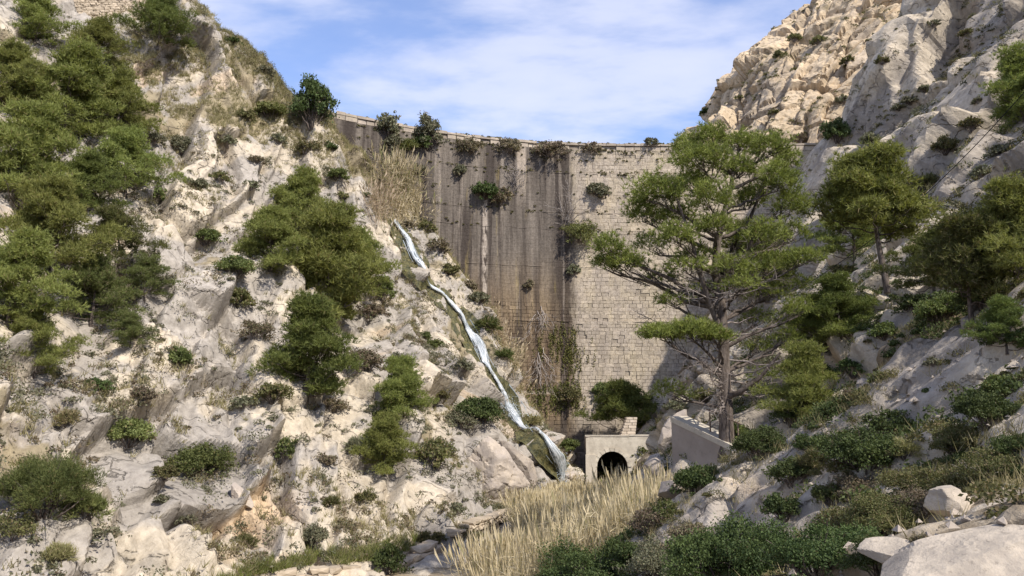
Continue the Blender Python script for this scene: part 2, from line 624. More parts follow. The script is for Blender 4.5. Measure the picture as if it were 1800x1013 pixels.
M['cable'] = plain_stone('black_cable', (0.02, 0.02, 0.02), (0.03, 0.03, 0.03), 1.0)
M['rust_metal'] = plain_stone('rusty_post', (0.16, 0.11, 0.08), (0.22, 0.16, 0.12), 3.0)


def water_material():
    t = NT('white_water')
    uv = t.n('Attribute', attribute_name='flow').outputs['Vector']
    mp = t.n('Mapping')
    mp.inputs['Scale'].default_value = (6.5, 0.8, 1.0)
    t.l(uv, mp.inputs['Vector'])
    n = t.noise(mp.outputs[0], 2.2, 6, 0.65, 0.4)
    c = t.mix(t.ss(n, 0.42, 0.60), (0.27, 0.31, 0.33), (0.70, 0.715, 0.73))
    # the sheet thins out and tears towards its edges
    sx = t.n('SeparateXYZ')
    t.l(uv, sx.inputs[0])
    ed = t.math('MULTIPLY', t.math('ABSOLUTE', sx.outputs[0]), 2.0)
    n2 = t.noise(mp.outputs[0], 3.4, 5, 0.7, 0.6)
    al = t.math('SUBTRACT', 1.0, t.ss(t.math('ADD', ed, t.math('MULTIPLY', t.math('SUBTRACT', n2, 0.5), 2.6)), 0.55, 0.95))
    b = t.bsdf(c, 0.35, t.bump(n, 0.5, 0.08), 0.4)
    t.l(al, b.inputs['Alpha'])
    return t.done(b)


M['water'] = water_material()
t = NT('wet_moss')
_n = t.noise(t.coord(), 2.0, 6, 0.7)
_c = t.mix(t.ss(_n, 0.4, 0.6), (0.040, 0.042, 0.016), (0.125, 0.110, 0.040))
M['moss'] = t.done(t.bsdf(_c, 0.55, t.bump(t.noise(t.coord(), 6.0, 6, 0.7), 0.9, 0.12), 0.4))

# ------------------------------------------------------------------ terrain
TER_V, TER_F, TER_N = [], [], 0


def grid_faces(nu, nv):
    i = np.arange(nu - 1)[:, None] * nv
    j = np.arange(nv - 1)[None, :]
    return np.stack([i + j, i + nv + j, i + nv + j + 1, i + j + 1], -1).reshape(-1, 4)


def register(V, F):
    global TER_N
    TER_V.append(V)
    TER_F.append(F + TER_N)
    TER_N += len(V)


def sheet_normals(Pg):
    du = np.gradient(Pg, axis=0)
    dv = np.gradient(Pg, axis=1)
    n = np.cross(du, dv)
    n /= np.linalg.norm(n, axis=2)[:, :, None] + 1e-9
    return n


# ---- left hillside: control points as photograph pixel + distance
LC = [(910, 893, 72), (760, 930, 56), (640, 990, 46), (760, 1000, 46.5), (840, 1005, 46.5), (400, 1003, 42), (200, 1015, 35), (0, 1013, 30),
      (150, 900, 36), (0, 800, 36), (200, 750, 42), (300, 880, 42.3), (430, 880, 46.6), (430, 970, 45.3), (560, 900, 48.6), (480, 750, 51.5), (300, 950, 41.2), (500, 960, 46.8),
      (650, 850, 53), (760, 850, 59), (650, 920, 50), (650, 955, 48.6), (870, 830, 68), (950, 830, 76), (990, 850, 84), (800, 700, 73), (890, 715, 90),
      (600, 650, 63), (350, 600, 55), (150, 650, 47), (0, 600, 43), (815, 565, 93), (738, 480, 93), (690, 390, 94),
      (640, 300, 94.5), (600, 225, 95), (700, 560, 82), (560, 400, 80), (400, 400, 70), (300, 300, 71), (200, 200, 72),
      (0, 300, 58), (0, 100, 66), (150, 15, 79), (330, -4, 86), (420, 62, 89), (500, 138, 92), (400, 200, 82), (480, 300, 83),
      (850, 640, 92), (920, 750, 90), (955, 790, 88),
      (760, 380, 98.5), (800, 460, 100.5), (850, 550, 102), (900, 650, 103), (935, 730, 103.5), (965, 800, 103.5)]
pts = [P(*c) for c in LC]
pts += [np.array(p) for p in [(-26, 102, 30), (-34, 100, 34), (-42, 100, 36), (-55, 100, 38), (-22, 112, 14), (-60, 85, 44), (-75, 70, 50),
                              (-60, 60, 38), (-50, 40, 25), (-38, 25, 6), (-26, 14, -5), (-18, 20, -7.5), (-5, 38, -10.5),
                              (2.5, 50, -10.5), (6, 70, -10.5), (9, 85, -11), (8, 98, -10.5), (-30, 0, -5), (-60, 15, 20), (-50, 112, 25)]]
tpsL = TPS(pts, 0.35)
e_u = np.array([0.4335, 0.9012])
e_v = np.array([-0.9012, 0.4335])
base0 = np.array([0.7, 70.0])
du_ = 0.165
uu = np.arange(-62, 48, du_)
vv = np.concatenate([np.arange(-7, 42, 0.125), np.arange(42, 60, 0.4)])
U, Vg = np.meshgrid(uu, vv, indexing='ij')
XY = base0 + U[..., None] * e_u + Vg[..., None] * e_v
xy = XY.reshape(-1, 2)
Z = tpsL(xy)
PL = np.concatenate([xy, Z[:, None]], 1).reshape(*U.shape, 3)
nL = sheet_normals(PL)
nL = np.where(nL[..., 2:3] < 0, -nL, nL).reshape(-1, 3)
p = PL.reshape(-1, 3)
uw = np.stack([U.ravel(), Vg.ravel() * 1.55], 1)


def rock_relief(p, uw, ang, seed, k=1.0, stretch=0.5):
    ca, sa = math.cos(ang), math.sin(ang)
    warp = np.stack([vnoise(p, 0.30, seed + 50), vnoise(p, 0.30, seed + 51)], 1) * 0.9 + \
        np.stack([vnoise(p, 1.4, seed + 52), vnoise(p, 1.4, seed + 53)], 1) * 0.16
    q = uw + warp
    a = np.stack([(ca * q[:, 0] + sa * q[:, 1]) * stretch, -sa * q[:, 0] + ca * q[:, 1]], 1)
    h0, e0, c0 = facets(a / 8.0 + 0.37, seed + 3, 0.8)
    h1, e1, c1 = facets(a / 3.4, seed, 0.9)
    h2, e2, c2 = facets(a / 1.35, seed + 1, 1.0)
    h3, e3, c3 = facets(q / 0.60, seed + 2, 1.1)
    rough = smooth01(fbm(p, 0.11, 3, seed + 9), 0.08, 0.48)
    d = 2.3 * h0 + 2.0 * h1 + (0.10 + 0.60 * rough) * h2 + 0.20 * rough * h3
    # bedding: gently rising treads that end in a sharp drop
    bed = a[:, 1] / 1.55 + 0.9 * fbm(p, 0.22, 3, seed + 21) + 0.12 * vnoise(p, 1.6, seed + 25)
    saw = bed - np.floor(bed)
    saw = np.where(saw < 0.86, saw / 0.86, (1 - saw) / 0.14) - 0.5
    bm_ = smooth01(fbm(p, 0.16, 3, seed + 23), -0.05, 0.25)
    d += 0.55 * saw * bm_
    d -= 0.7 * (1 - smooth01(e0, 0.0, 0.05)) + 0.85 * (1 - smooth01(e1, 0.0, 0.07)) * (0.3 + 0.7 * c1) + (0.06 + 0.30 * rough) * (1 - smooth01(e2, 0, 0.14))
    d += 1.3 * fbm(p, 0.075, 3, seed + 5) + 0.20 * fbm(p, 1.1, 4, seed + 6) * (0.12 + rough)
    tone = 0.5 + 0.30 * (c0 - 0.5) + 0.40 * (c1 - 0.5) + 0.45 * (c2 - 0.5) * (0.4 + rough) + 0.35 * (c3 - 0.5) * rough
    return d * k, np.clip(tone, 0, 1), rough


def blend(a, b, f):
    return a + (np.asarray(b) - a) * f[:, None]


def rock_color(p, a, tone, rough, soil, ochre, cream, grey, och, soilc, seed, grey_amt=0.0, ochre_amt=0.0):
    n = len(p)
    pa = np.stack([a[:, 0] * 0.35, a[:, 1], p[:, 2] * 0.3], 1)
    c = np.tile(np.array(cream, float), (n, 1))
    g = 0.6 * fbm(p, 0.13, 4, seed) + 0.45 * fbm(pa, 0.55, 4, seed + 3) - 0.35 * (rough - 0.4) - 0.55 * (tone - 0.5)
    g = smooth01(g, 0.10 - 0.3 * grey_amt, 0.26 - 0.3 * grey_amt)
    c = blend(c, grey, g * 0.92)
    o = smooth01(fbm(pa, 0.28, 4, seed + 7), 0.42 - 0.3 * ochre_amt, 0.60 - 0.3 * ochre_amt) * 0.55
    c = blend(c, och, np.maximum(o, ochre))
    c *= (0.74 + 0.50 * tone)[:, None]
    drk = smooth01(fbm(p, 1.7, 4, seed + 11, 0.65), 0.16, 0.34)
    c = blend(c, np.array(grey) * 0.6, drk * 0.25)
    wh = smooth01(fbm(p, 2.3, 4, seed + 13, 0.65), 0.18, 0.36)
    c = blend(c, (0.58, 0.52, 0.43), wh * 0.3 * (0.4 + rough))
    m = smooth01(soil + 0.45 * fbm(p, 1.5, 4, seed + 15, 0.65), 0.42, 0.62)
    sc = np.tile(np.array(soilc, float), (n, 1)) * (1.0 + 0.45 * fbm(p, 0.9, 4, seed + 19))[:, None]
    c = blend(c, sc, m * 0.85) if sc.ndim == 1 else c + (sc - c) * (m * 0.85)[:, None]
    return np.clip(c, 0.02, 0.85)


d, tone, rough = rock_relief(p, uw, R(52), 100, 0.85)
# calmer where the dam and the stream meet the slope
edge_w = smooth01(p[:, 1] - 0.25 * p[:, 0], 103.5, 96.0)
d = d * (0.45 + 0.55 * edge_w)
# grassy shoulder at the top is smoother soil
soil = smooth01(fbm(p, 0.14, 4, 321) + 0.22 * smooth01(p[:, 2], 25, 31) - 0.16, 0.08, 0.45)
soil = np.maximum(soil, smooth01(p[:, 0] - (-31.0) + 0.8 * (p[:, 1] - 62), -6, -16) * smooth01(p[:, 2], 5, 10) * 0.6)
d = d * (1 - 0.25 * soil)
# overhanging bedding ledge low on the slope
A2 = np.array(P(275, 1010, 40.6)[:2])
B2 = np.array(P(478, 838, 49.0)[:2])
ab = (B2 - A2)
Lab = np.linalg.norm(ab)
ab /= Lab
nab = np.array([-ab[1], ab[0]])
rel = p[:, :2] - A2
tt = rel @ ab
ss_ = rel @ nab + 0.22 * vnoise(p, 0.9, 77)
along = smooth01(tt, -1.0, 1.5) * smooth01(tt, Lab + 1.0, Lab - 1.5)
up_side = smooth01(ss_, -0.04, 0.07) * smooth01(ss_, 4.5, 0.6)
dn_side = smooth01(ss_, 0.05, -0.10) * smooth01(ss_, -3.2, -0.8)
d += along * (1.55 * up_side - 1.15 * dn_side)
ochre = along * dn_side * smooth01(tt, 2.0, 5.0) * 0.9
def relax(d, shape):
    g = d.reshape(shape)
    for ax in (0, 1):
        q = g.copy()
        sl = [slice(None)] * 2
        lo, mi, hi = list(sl), list(sl), list(sl)
        lo[ax], mi[ax], hi[ax] = slice(0, -2), slice(1, -1), slice(2, None)
        q[tuple(mi)] = 0.25 * g[tuple(lo)] + 0.5 * g[tuple(mi)] + 0.25 * g[tuple(hi)]
        g = q
    return g.ravel()


d = relax(d, U.shape)
fine_w = smooth01(p[:, 2], -9.5, -7.5)
VL = p + nL * (d * (0.25 + 0.75 * fine_w))[:, None]
FL = grid_faces(*U.shape)
meL = mesh_np('hillside_left', VL, FL, False)
attr_color(meL, 'rock_color', rock_color(VL, uw, tone, rough, soil, ochre, (0.450, 0.388, 0.300), (0.325, 0.293, 0.256), (0.50, 0.37, 0.235), (0.25, 0.205, 0.125), 1000, 0.50, 0.35))
oL = link('hillside_left', meL, M['rock_left'])
tag(oL, kind='structure')
register(VL, FL)

# ---- right hillside
RC = [(1800, 1013, 7.2), (1560, 965, 9.5), (1700, 905, 12), (1800, 890, 11.5), (1400, 955, 14), (1280, 1000, 12.5), (1320, 800, 33), (1320, 850, 27),
      (1250, 915, 22), (1278, 796, 37), (1190, 880, 36), (1540, 812, 19.5), (1650, 790, 17.5), (1640, 690, 21.5), (1800, 545, 20.5), (1700, 610, 22.3),
      (1600, 765, 20), (1800, 770, 14.2), (1740, 700, 18.6), (1480, 710, 33), (1440, 765, 35), (1500, 605, 41), (1560, 490, 43), (1680, 535, 35), (1800, 430, 32),
      (1450, 450, 76), (1420, 345, 92), (1480, 255, 97), (1300, 560, 93), (1200, 650, 96), (1140, 690, 99), (1165, 760, 91), (1178, 845, 73),
      (1250, 745, 62), (1350, 700, 52), (1700, 300, 58), (1800, 250, 48), (1600, 200, 80), (1605, 0, 92), (1750, 100, 72), (1800, 0, 76),
      (1530, 120, 95), (1640, 400, 52), (1380, 780, 34)]
pts = [P(*c) for c in RC]
pts += [np.array(q) for q in [(47, 106, 30), (42, 110, 24), (56, 104, 42), (62, 98, 52), (75, 110, 45), (20, 108, 0), (28, 108, 12),
                              (70, 60, 62), (62, 42, 52), (40, 38, 25), (50, 22, 44), (39, 5, 34), (25, -5, 18), (34, 12, 27), (20, 6, 11), (10, 2, 2.0), (4.5, 1, -1.2), (0, 0, -1.7), (-2.5, 3, -2.3),
                              (0.5, 8, -2.4), (0, 13, -4.2), (2.5, 18, -4.9), (4.0, 27, -6.6), (5.5, 38, -8.2), (7.5, 55, -9.4), (9.5, 72, -9.8), (10, 88, -9.8),
                              (9, 98, -10.2), (-6, 6, -6.5), (-6, 14, -9), (-3, 24, -10.5), (-12, 2, -8), (0, -10, -2), (14, -10, 6), (40, -10, 34), (75, 10, 62), (3, 45, -10), (6, 75, -11)]]
tpsR = TPS(pts, 0.25)


def graded(a, b, f):
    out = [a]
    while out[-1] < b:
        out.append(out[-1] + f(out[-1]))
    return np.array(out)


ys = graded(-12, 114, lambda y: 0.5 if y < 4 else max(0.055, 0.0032 * y))
xs = graded(-13, 80, lambda x: 0.35 if x < -5 else (0.075 if x < 9 else min(0.075 + 0.0052 * (x - 9), 0.30) if x < 62 else 0.8))
YY, XX = np.meshgrid(ys, xs, indexing='ij')
xy = np.stack([XX.ravel(), YY.ravel()], 1)
Z = tpsR(xy)
PR = np.concatenate([xy, Z[:, None]], 1).reshape(*XX.shape, 3)
nR = sheet_normals(PR)
nR = np.where(nR[..., 2:3] < 0, -nR, nR).reshape(-1, 3)
p = PR.reshape(-1, 3)
uw = np.stack([p[:, 1], p[:, 0] * 1.4], 1)
d, tone, rough = rock_relief(p, uw, R(112), 400, 1.1, 0.45)
near = smooth01(p[:, 1] + 0.35 * p[:, 0], 14, 48)
soil = smooth01(fbm(p, 0.12, 4, 555), 0.02, 0.35)
lowland = smooth01(p[:, 0], 16, 9) * smooth01(p[:, 1], 42, 34)
soil = np.clip(soil * (0.3 + 0.55 * smooth01(p[:, 2], 26, 6)) * (1 - 0.35 * lowland), 0, 1)
d = d * (0.36 + 0.64 * near) * (1 - 0.3 * soil)
d += (1 - near) * (0.10 * fbm(p, 2.2, 4, 70) + 0.05 * fbm(p, 7.0, 3, 71))
d = relax(d, XX.shape)
fine_w = smooth01(p[:, 2], -9.8, -7.5)
VR = p + nR * (d * (0.2 + 0.8 * fine_w))[:, None]
FR = grid_faces(*XX.shape)
meR = mesh_np('hillside_right', VR, FR[:, ::-1], False)
attr_color(meR, 'rock_color', rock_color(VR, uw, tone, rough, soil, np.zeros(len(p)), (0.425, 0.365, 0.285), (0.285, 0.250, 0.212), (0.48, 0.36, 0.24), (0.20, 0.155, 0.10), 2000, 0.25, 0.0))
oR = link('hillside_right', meR, M['rock_right'])
tag(oR, kind='structure')
register(VR, FR)

# ---- tan cliff behind the right end of the dam
zz = np.array([0, 36, 41, 46, 50.5, 55, 60, 66, 72, 80, 92, 100])
xl = np.array([20, 26, 28, 30.5, 34.0, 37.0, 40.5, 45.5, 51, 60, 74, 84])
zs = np.arange(4, 100, 0.30)
th = np.radians(np.arange(140, 330, 0.55))
TH, ZZ = np.meshgrid(th, zs, indexing='ij')
XLm = np.interp(ZZ, zz, xl)
rad = 26.0
cx = XLm + rad
cy = 137.0 + (ZZ - 36) * 0.30
PC = np.stack([cx + rad * np.cos(TH), cy + rad * np.sin(TH), ZZ], -1)
nC = sheet_normals(PC)
ctr = np.stack([cx, cy, ZZ], -1)
sgn = np.sign(((PC - ctr) * nC).sum(-1, keepdims=True))
nC = (nC * sgn).reshape(-1, 3)
p = PC.reshape(-1, 3)
uw = np.stack([TH.ravel() * rad, ZZ.ravel()], 1)
h1, e1, c1 = facets((uw + 1.2 * np.stack([vnoise(p, .2, 1), vnoise(p, .2, 2)], 1)) / np.array([7.5, 9.5]), 900, 0.9)
h2, e2, c2 = facets((uw + 0.6 * np.stack([vnoise(p, .5, 3), vnoise(p, .5, 4)], 1)) / np.array([3.0, 4.2]), 901, 0.9)
h3, e3, c3 = facets(uw / 1.0, 902, 0.9)
d = 2.4 * h1 + 1.2 * h2 + 0.22 * h3 - 1.0 * (1 - smooth01(e1, 0, 0.12)) - 0.55 * (1 - smooth01(e2, 0, 0.16)) + 2.4 * fbm(p, 0.06, 3, 910)
VC = p + nC * d[:, None]
FC = grid_faces(*TH.shape)
meC = mesh_np('tan_cliff', VC, FC, False)
attr_color(meC, 'rock_color', rock_color(VC, uw, np.clip(0.5 + 0.4 * (c1 - 0.5) + 0.5 * (c2 - 0.5), 0, 1), c1, 0.5 * smooth01(fbm(p, 0.2, 4, 920), 0.1, 0.4), np.zeros(len(p)),
                                          (0.50, 0.395, 0.27), (0.40, 0.325, 0.24), (0.54, 0.40, 0.25), (0.22, 0.18, 0.11), 3000, 0.1, 0.5))
oC = link('cliff_behind_dam', meC, M['rock_tan'])
tag(oC, kind='structure')
register(VC, FC)

# ---- valley floor and the wide ground underneath
fx = np.arange(-24, 18, 0.5)
fy = np.arange(8, 112, 0.5)
FX, FY = np.meshgrid(fx, fy, indexing='ij')
p = np.stack([FX.ravel(), FY.ravel(), np.zeros(FX.size)], 1)
zf = -8.9 + 0.35 * fbm(p, 0.15, 3, 31) + 0.10 * fbm(p, 0.9, 2, 32)
p[:, 2] = zf
FF = grid_faces(*FX.shape)
meF = mesh_np('valley_floor', p, FF, True)
oF = link('valley_floor', meF, M['ground'])
tag(oF, kind='structure')
register(p, FF)
gp = np.array([[-2500, -2500, -14], [2500, -2500, -14], [2500, 2500, -14], [-2500, 2500, -14]], float)
tag(link('ground', mesh_np('ground', gp, np.array([[0, 1, 2, 3]])), M['ground']), kind='structure')

BV = np.concatenate(TER_V)
BF = np.concatenate(TER_F)
bvh = BVHTree.FromPolygons(BV.tolist(), BF.tolist())
ORG = Vector((0, 0, 0))


def hit(px, py):
    """point of the terrain seen at a photograph pixel"""
    d = Vector(ray(px, py)).normalized()
    h = bvh.ray_cast(ORG, d)
    if h[0] is None or h[0].y > 101 and px < 1200:      # the ray meets the dam first: stand it at the dam foot
        q = P(px, py, 99.0)
        h = bvh.ray_cast(Vector((q[0], q[1], q[2] + 3)), Vector((0, 0, -1)))
        if h[0] is None:
            return Vector(q), Vector((0, -1, 0))
    return h[0], h[1]


def ground_at(x, y, ztop=120.0):
    h = bvh.ray_cast(Vector((x, y, ztop)), Vector((0, 0, -1)))
    return h[0], h[1]
#==TERRAIN_END==

# ------------------------------------------------------------------ the dam
cxs = np.array([-34, -22.7, -14.8, -7.7, 0, 8, 22, 34, 50.0])
cys = np.array([88.5, 95.0, 99.4, 103.2, 105.7, 107.1, 107.6, 107.4, 106.6])
_cub = np.polyfit(cxs, cys, 5)
CREST = 36.9
TIERS = [(32.4, 0.16), (26.7, 0.14), (24.2, 0.12), (19.0, 0.10), (11.6, 0.20), (2.0, 0.4)]


def crest_y(x):
    return np.polyval(_cub, x)


def face_y(x, z):
    y = crest_y(x) - 0.06 * (CREST - z)
    for zt, st in TIERS:
        if z < zt:
            y = y - st
    return y


DB = np.array([8.0, 103.0, -9.0])
dam = thing('masonry_dam', DB, 'tall old masonry dam with stained curved face closing the gorge', 'dam')


def dam_uv(me, V, tone):
    a = me.attributes.new('dam_uv', 'FLOAT_VECTOR', 'POINT')
    a.data.foreach_set('vector', np.ascontiguousarray(np.stack([V[:, 0], tone, V[:, 2]], 1), dtype=np.float32).ravel())


# core behind the stones
gx = np.arange(-36, 50.1, 1.0)
gz = np.concatenate([np.arange(-12, CREST - 0.1, 1.5), [CREST - 0.1]])
Vc = []
for x in gx:
    col = [[x, face_y(x, z) + 0.16, z] for z in gz]
    col += [[x, crest_y(x) + 4.0, CREST - 0.1], [x, crest_y(x) + 4.5, -12]]
    Vc.append(col)
Vc = np.array(Vc)
Fc = grid_faces(Vc.shape[0], Vc.shape[1])
me = mesh_np('core', Vc.reshape(-1, 3) - DB, Fc)
link('core', me, M['joint'], dam)

blocks = []
z = -10.0
while z < CREST - 1.0:
    hgt = rng.uniform(0.44, 0.58)
    z1 = min(z + hgt, CREST - 0.95)
    for zt, st in TIERS:
        if z < zt < z1:
            z1 = zt
    if z1 - z < 0.2:
        z1 = z + 0.2
    x = -35.0 + rng.uniform(0, 0.8)
    while x < 49:
        w = rng.uniform(0.55, 1.2)
        gnd = -10
        blocks.append((x, x + w, z, z1))
        x += w
    z = z1
gcache = {}


def hidden_depth(x):
    k = round(x)
    if k not in gcache:
        g = ground_at(k, float(face_y(k, 10)) - 3.0)[0]
        gcache[k] = g.z if g is not None else -10
    return gcache[k]


def block_verts(x0, x1, z0, z1, gap, proud, depth=0.42, ch=0.02):
    a, b, c, e = x0 + gap, x1 - gap, z0 + gap, z1 - gap
    ya, yb = face_y(a, (z0 + z1) / 2), face_y(b, (z0 + z1) / 2)
    V = np.array([[a, ya + depth, c], [b, yb + depth, c], [b, yb + depth, e], [a, ya + depth, e],
                  [a, ya + 0.03 - proud, c], [b, yb + 0.03 - proud, c], [b, yb + 0.03 - proud, e], [a, ya + 0.03 - proud, e],
                  [a + ch, ya - proud, c + ch], [b - ch, yb - proud, c + ch], [b - ch, yb - proud, e - ch], [a + ch, ya - proud, e - ch]])
    jt = 0.6 * ch
    V[:, 1] += rng.normal(0, jt, 12)
    V[4:, [0, 2]] += rng.normal(0, jt, (8, 2))
    return V


BLF = np.array([[0, 1, 5, 4], [1, 2, 6, 5], [2, 3, 7, 6], [3, 0, 4, 7], [4, 5, 9, 8], [5, 6, 10, 9], [6, 7, 11, 10], [7, 4, 8, 11], [8, 9, 10, 11]])
BLF = BLF[:, ::-1]
stuff, stuff_t, singles = Geo(), [], []
for (x0, x1, z0, z1) in blocks:
    xm, zm = (x0 + x1) / 2, (z0 + z1) / 2
    if zm < hidden_depth(xm) - 4 or xm < -26:
        continue
    smoothish = zm > 14 and xm < 9.5
    clean = xm > 8.4
    gap = 0.004 if smoothish else rng.uniform(0.004, 0.020)
    if clean and zm > 18:
        gap = rng.uniform(0.003, 0.011)
    proud = rng.normal(0, 0.008) if smoothish else rng.normal(0, 0.02)
    tone = np.clip(0.5 + rng.normal(0, 0.07 if smoothish else 0.15), 0, 1)
    if not smoothish and rng.random() < 0.03:
        proud -= 0.10
        tone = 0.1
    V = block_verts(x0, x1, z0, z1, gap, proud, 0.42, 0.006 if smoothish else 0.02)
    if clean and 8.6 < xm < 19 and -1 < zm < 18 and len(singles) < 300:
        singles.append((V, tone))
    else:
        stuff.add(V, BLF)
        stuff_t.append(np.full(12, tone))
Vs = np.concatenate(stuff.V)
me = mesh_np('masonry', Vs - DB, np.concatenate(stuff.F))
dam_uv(me, Vs, np.concatenate(stuff_t))
o = link('masonry', me, M['dam'], dam)
o['kind'] = 'stuff'
for V, tone in singles:
    me = mesh_np('block', V - DB, BLF)
    dam_uv(me, V, np.full(12, tone))
    link('block', me, M['dam'], dam)
# parapet course and coping stones
x = -25.0
while x < 49:
    w = rng.uniform(0.9, 1.6)
    if x > -23.2:
        tone = float(np.clip(0.5 + rng.normal(0, 0.2), 0, 1))
        if rng.random() > 0.14:
            V = block_verts(x, x + w, CREST - 0.95, CREST - 0.32, rng.uniform(0.02, 0.07), 0.02 + rng.normal(0, 0.06), 0.8)
            me = mesh_np('parapet_stone', V - DB, BLF)
            dam_uv(me, V, np.full(12, tone))
            link('parapet_stone', me, M['coping'], dam)
        if rng.random() > 0.07:
            V = block_verts(x, x + w, CREST - 0.32, CREST + rng.uniform(-0.06, 0.14), 0.012, 0.16 + rng.normal(0, 0.03), 1.1)
            # close the top
            me = mesh_np('coping_stone', V - DB, np.vstack([BLF, [[3, 2, 1, 0]]]))
            link('coping_stone', me, M['coping'], dam)
    x += w
# narrow ledges at each set-back
for zt, st in TIERS[:5]:
    for x in np.arange(-22, 46, 2.0):
        if hidden_depth(x) - 3 > zt or rng.random() < 0.35:
            continue
        V = block_verts(x, x + 2.0, zt - 0.10, zt + 0.06, 0.01, -0.02 + 0.05 * rng.random(), 0.5)
        V[:, 1] -= st * 0.35
        me = mesh_np('ledge', V - DB, BLF)
        dam_uv(me, V, np.full(len(V), 0.55))
        link('ledge', me, M['dam'], dam)

# ------------------------------------------------------------------ tunnel portal at the foot of the dam
PY = 88.0
pc = P(1030, 776, PY)
prt = thing('tunnel_portal', (pc[0], PY, -8.6), 'pale plastered tunnel portal with dark round arch at the dam foot', 'tunnel portal', rz=R(-4), scale=1.07)
SC = PY / FPX * 1.04


def arch_wall(x0, x1, ztop, cx, cr, zs, y0, y1, zb=0.0, seg=20):
    """front wall with an arched opening, as a solid"""
    inner = [(cx - cr, zb)] + [(cx + cr * math.cos(math.pi - a), zs + cr * math.sin(math.pi - a)) for a in np.linspace(0, math.pi, seg)] + [(cx + cr, zb)]
    outer = []
    for (ix, iz) in inner:
        if iz <= zs and ix < cx:
            outer.append((x0, iz if iz == zb else zs))
        elif iz <= zs:
            outer.append((x1, iz if iz == zb else zs))
        else:
            t = (ix - (cx - cr)) / (2 * cr)
            a = math.atan2(iz - zs, ix - cx)
            # project radially onto the rectangle
            dx, dz = math.cos(a), math.sin(a)
            k = min((ztop - zs) / max(dz, 1e-6), ((x1 - cx) if dx > 0 else (cx - x0)) / max(abs(dx), 1e-6))
            outer.append((cx + dx * k, zs + dz * k))
    n = len(inner)
    V = [(x, y0, z) for x, z in inner] + [(x, y0, z) for x, z in outer] + [(x, y1, z) for x, z in inner] + [(x, y1, z) for x, z in outer]
    F = []
    for i in range(n - 1):
        F.append([i, i + 1, n + i + 1, n + i])
        F.append([2 * n + i, 3 * n + i, 3 * n + i + 1, 2 * n + i + 1])
        F.append([i, 2 * n + i, 2 * n + i + 1, i + 1])
        F.append([n + i, n + i + 1, 3 * n + i + 1, 3 * n + i])
    return np.array(V, float), np.array(F)


zt = 5.35
cxp, crp, zsp = 2.62, 1.55, 2.35
V, F = arch_wall(0, 6.9, zt, cxp, crp, zsp, 0.0, 0.9)
# close the corners of the rectangle
facade = link('facade', mesh_np('facade', V, F[:, ::-1]), M['render_plaster'], prt)
g = Geo()
g.add(box_v(-0.06, 0.95, -0.16, 0.0, -0.5, 3.55), BOXF)
link('pilaster', g.mesh('pilaster'), M['pale_concrete'], facade)
for (a, b, c) in ((-0.08, 4.35, 0.0), (4.37, 7.0, 0.05)):
    g = Geo()
    g.add(box_v(a, b, -0.05, 1.0, zt + 0.003 + c, zt + 0.13 + c), BOXF)
    link('cap_course', g.mesh('cap_course'), M['pale_concrete'], facade)
for k in range(11):
    a0, a1 = math.pi * k / 11 + 0.01, math.pi * (k + 1) / 11 - 0.01
    g = Geo()
    q = []
    for y in (-0.09, 0.3):
        for (rr, aa) in ((crp - 0.01, a0), (crp + 0.36, a0), (crp + 0.36, a1), (crp - 0.01, a1)):
            q.append([cxp + rr * math.cos(aa), y, zsp + rr * math.sin(aa)])
    g.add(q, [[0, 1, 2, 3], [7, 6, 5, 4], [0, 4, 5, 1], [1, 5, 6, 2], [2, 6, 7, 3], [3, 7, 4, 0]])
    link('arch_stone', g.mesh('arch_stone'), M['render_plaster'], facade)
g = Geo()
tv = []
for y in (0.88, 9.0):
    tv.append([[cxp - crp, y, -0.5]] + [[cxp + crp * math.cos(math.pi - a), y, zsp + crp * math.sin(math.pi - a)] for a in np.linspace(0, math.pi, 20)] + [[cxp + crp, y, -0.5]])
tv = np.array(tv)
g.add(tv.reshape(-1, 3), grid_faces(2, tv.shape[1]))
g.add([[cxp - 2, 9, -1], [cxp + 2, 9, -1], [cxp + 2, 9, 5], [cxp - 2, 9, 5]], [[0, 1, 2, 3]])  # closed end, in the same painted shade as the vault
link('tunnel_lining', g.mesh('tunnel_lining'), M['tunnel_shade'], prt)
g = Geo()
g.add(box_v(0.05, 6.8, 0.9, 8.5, 4.0, zt - 0.1), BOXF)
link('roof_slab', g.mesh('roof_slab'), M['concrete'], prt)
# leaning masonry rib above the portal, stone by stone
rib = thing('buttress_rib', (pc[0] + 4.55, PY + 0.4, -8.6 + zt), 'narrow leaning rib of pale cut stones rising above the tunnel portal', 'buttress')
zz_, k = 0.0, 0
g = Geo()
g.add(np.array([[-.75, .15, 0], [.75, .15, 0], [1.25, .85, 2.35], [.25, .85, 2.35], [-.75, 1.4, 0], [.75, 1.4, 0], [1.25, 1.9, 2.35], [.25, 1.9, 2.35]]), BOXF[[2, 3, 4, 5, 0, 1]])
link('rib_core', g.mesh('rib_core'), M['joint'], rib)
while zz_ < 2.4:
    hh = rng.uniform(0.27, 0.33)
    xo = 0.30 * zz_
    wid = 1.7 - 0.22 * zz_
    cut = [0, 0.5 + 0.12 * (1 if k % 2 else -1), 1]
    for a, b in zip(cut[:-1], cut[1:]):
        V = box_v(xo - wid / 2 + a * wid + 0.03, xo - wid / 2 + b * wid - 0.03, 0.30 * zz_ + rng.normal(0, 0.015), 0.30 * zz_ + 1.5, zz_ + 0.02, zz_ + hh - 0.02)
        me = mesh_np('stone', V, BOXF)
        link('stone', me, M['rib_stone'], rib)
    zz_ += hh
    k += 1

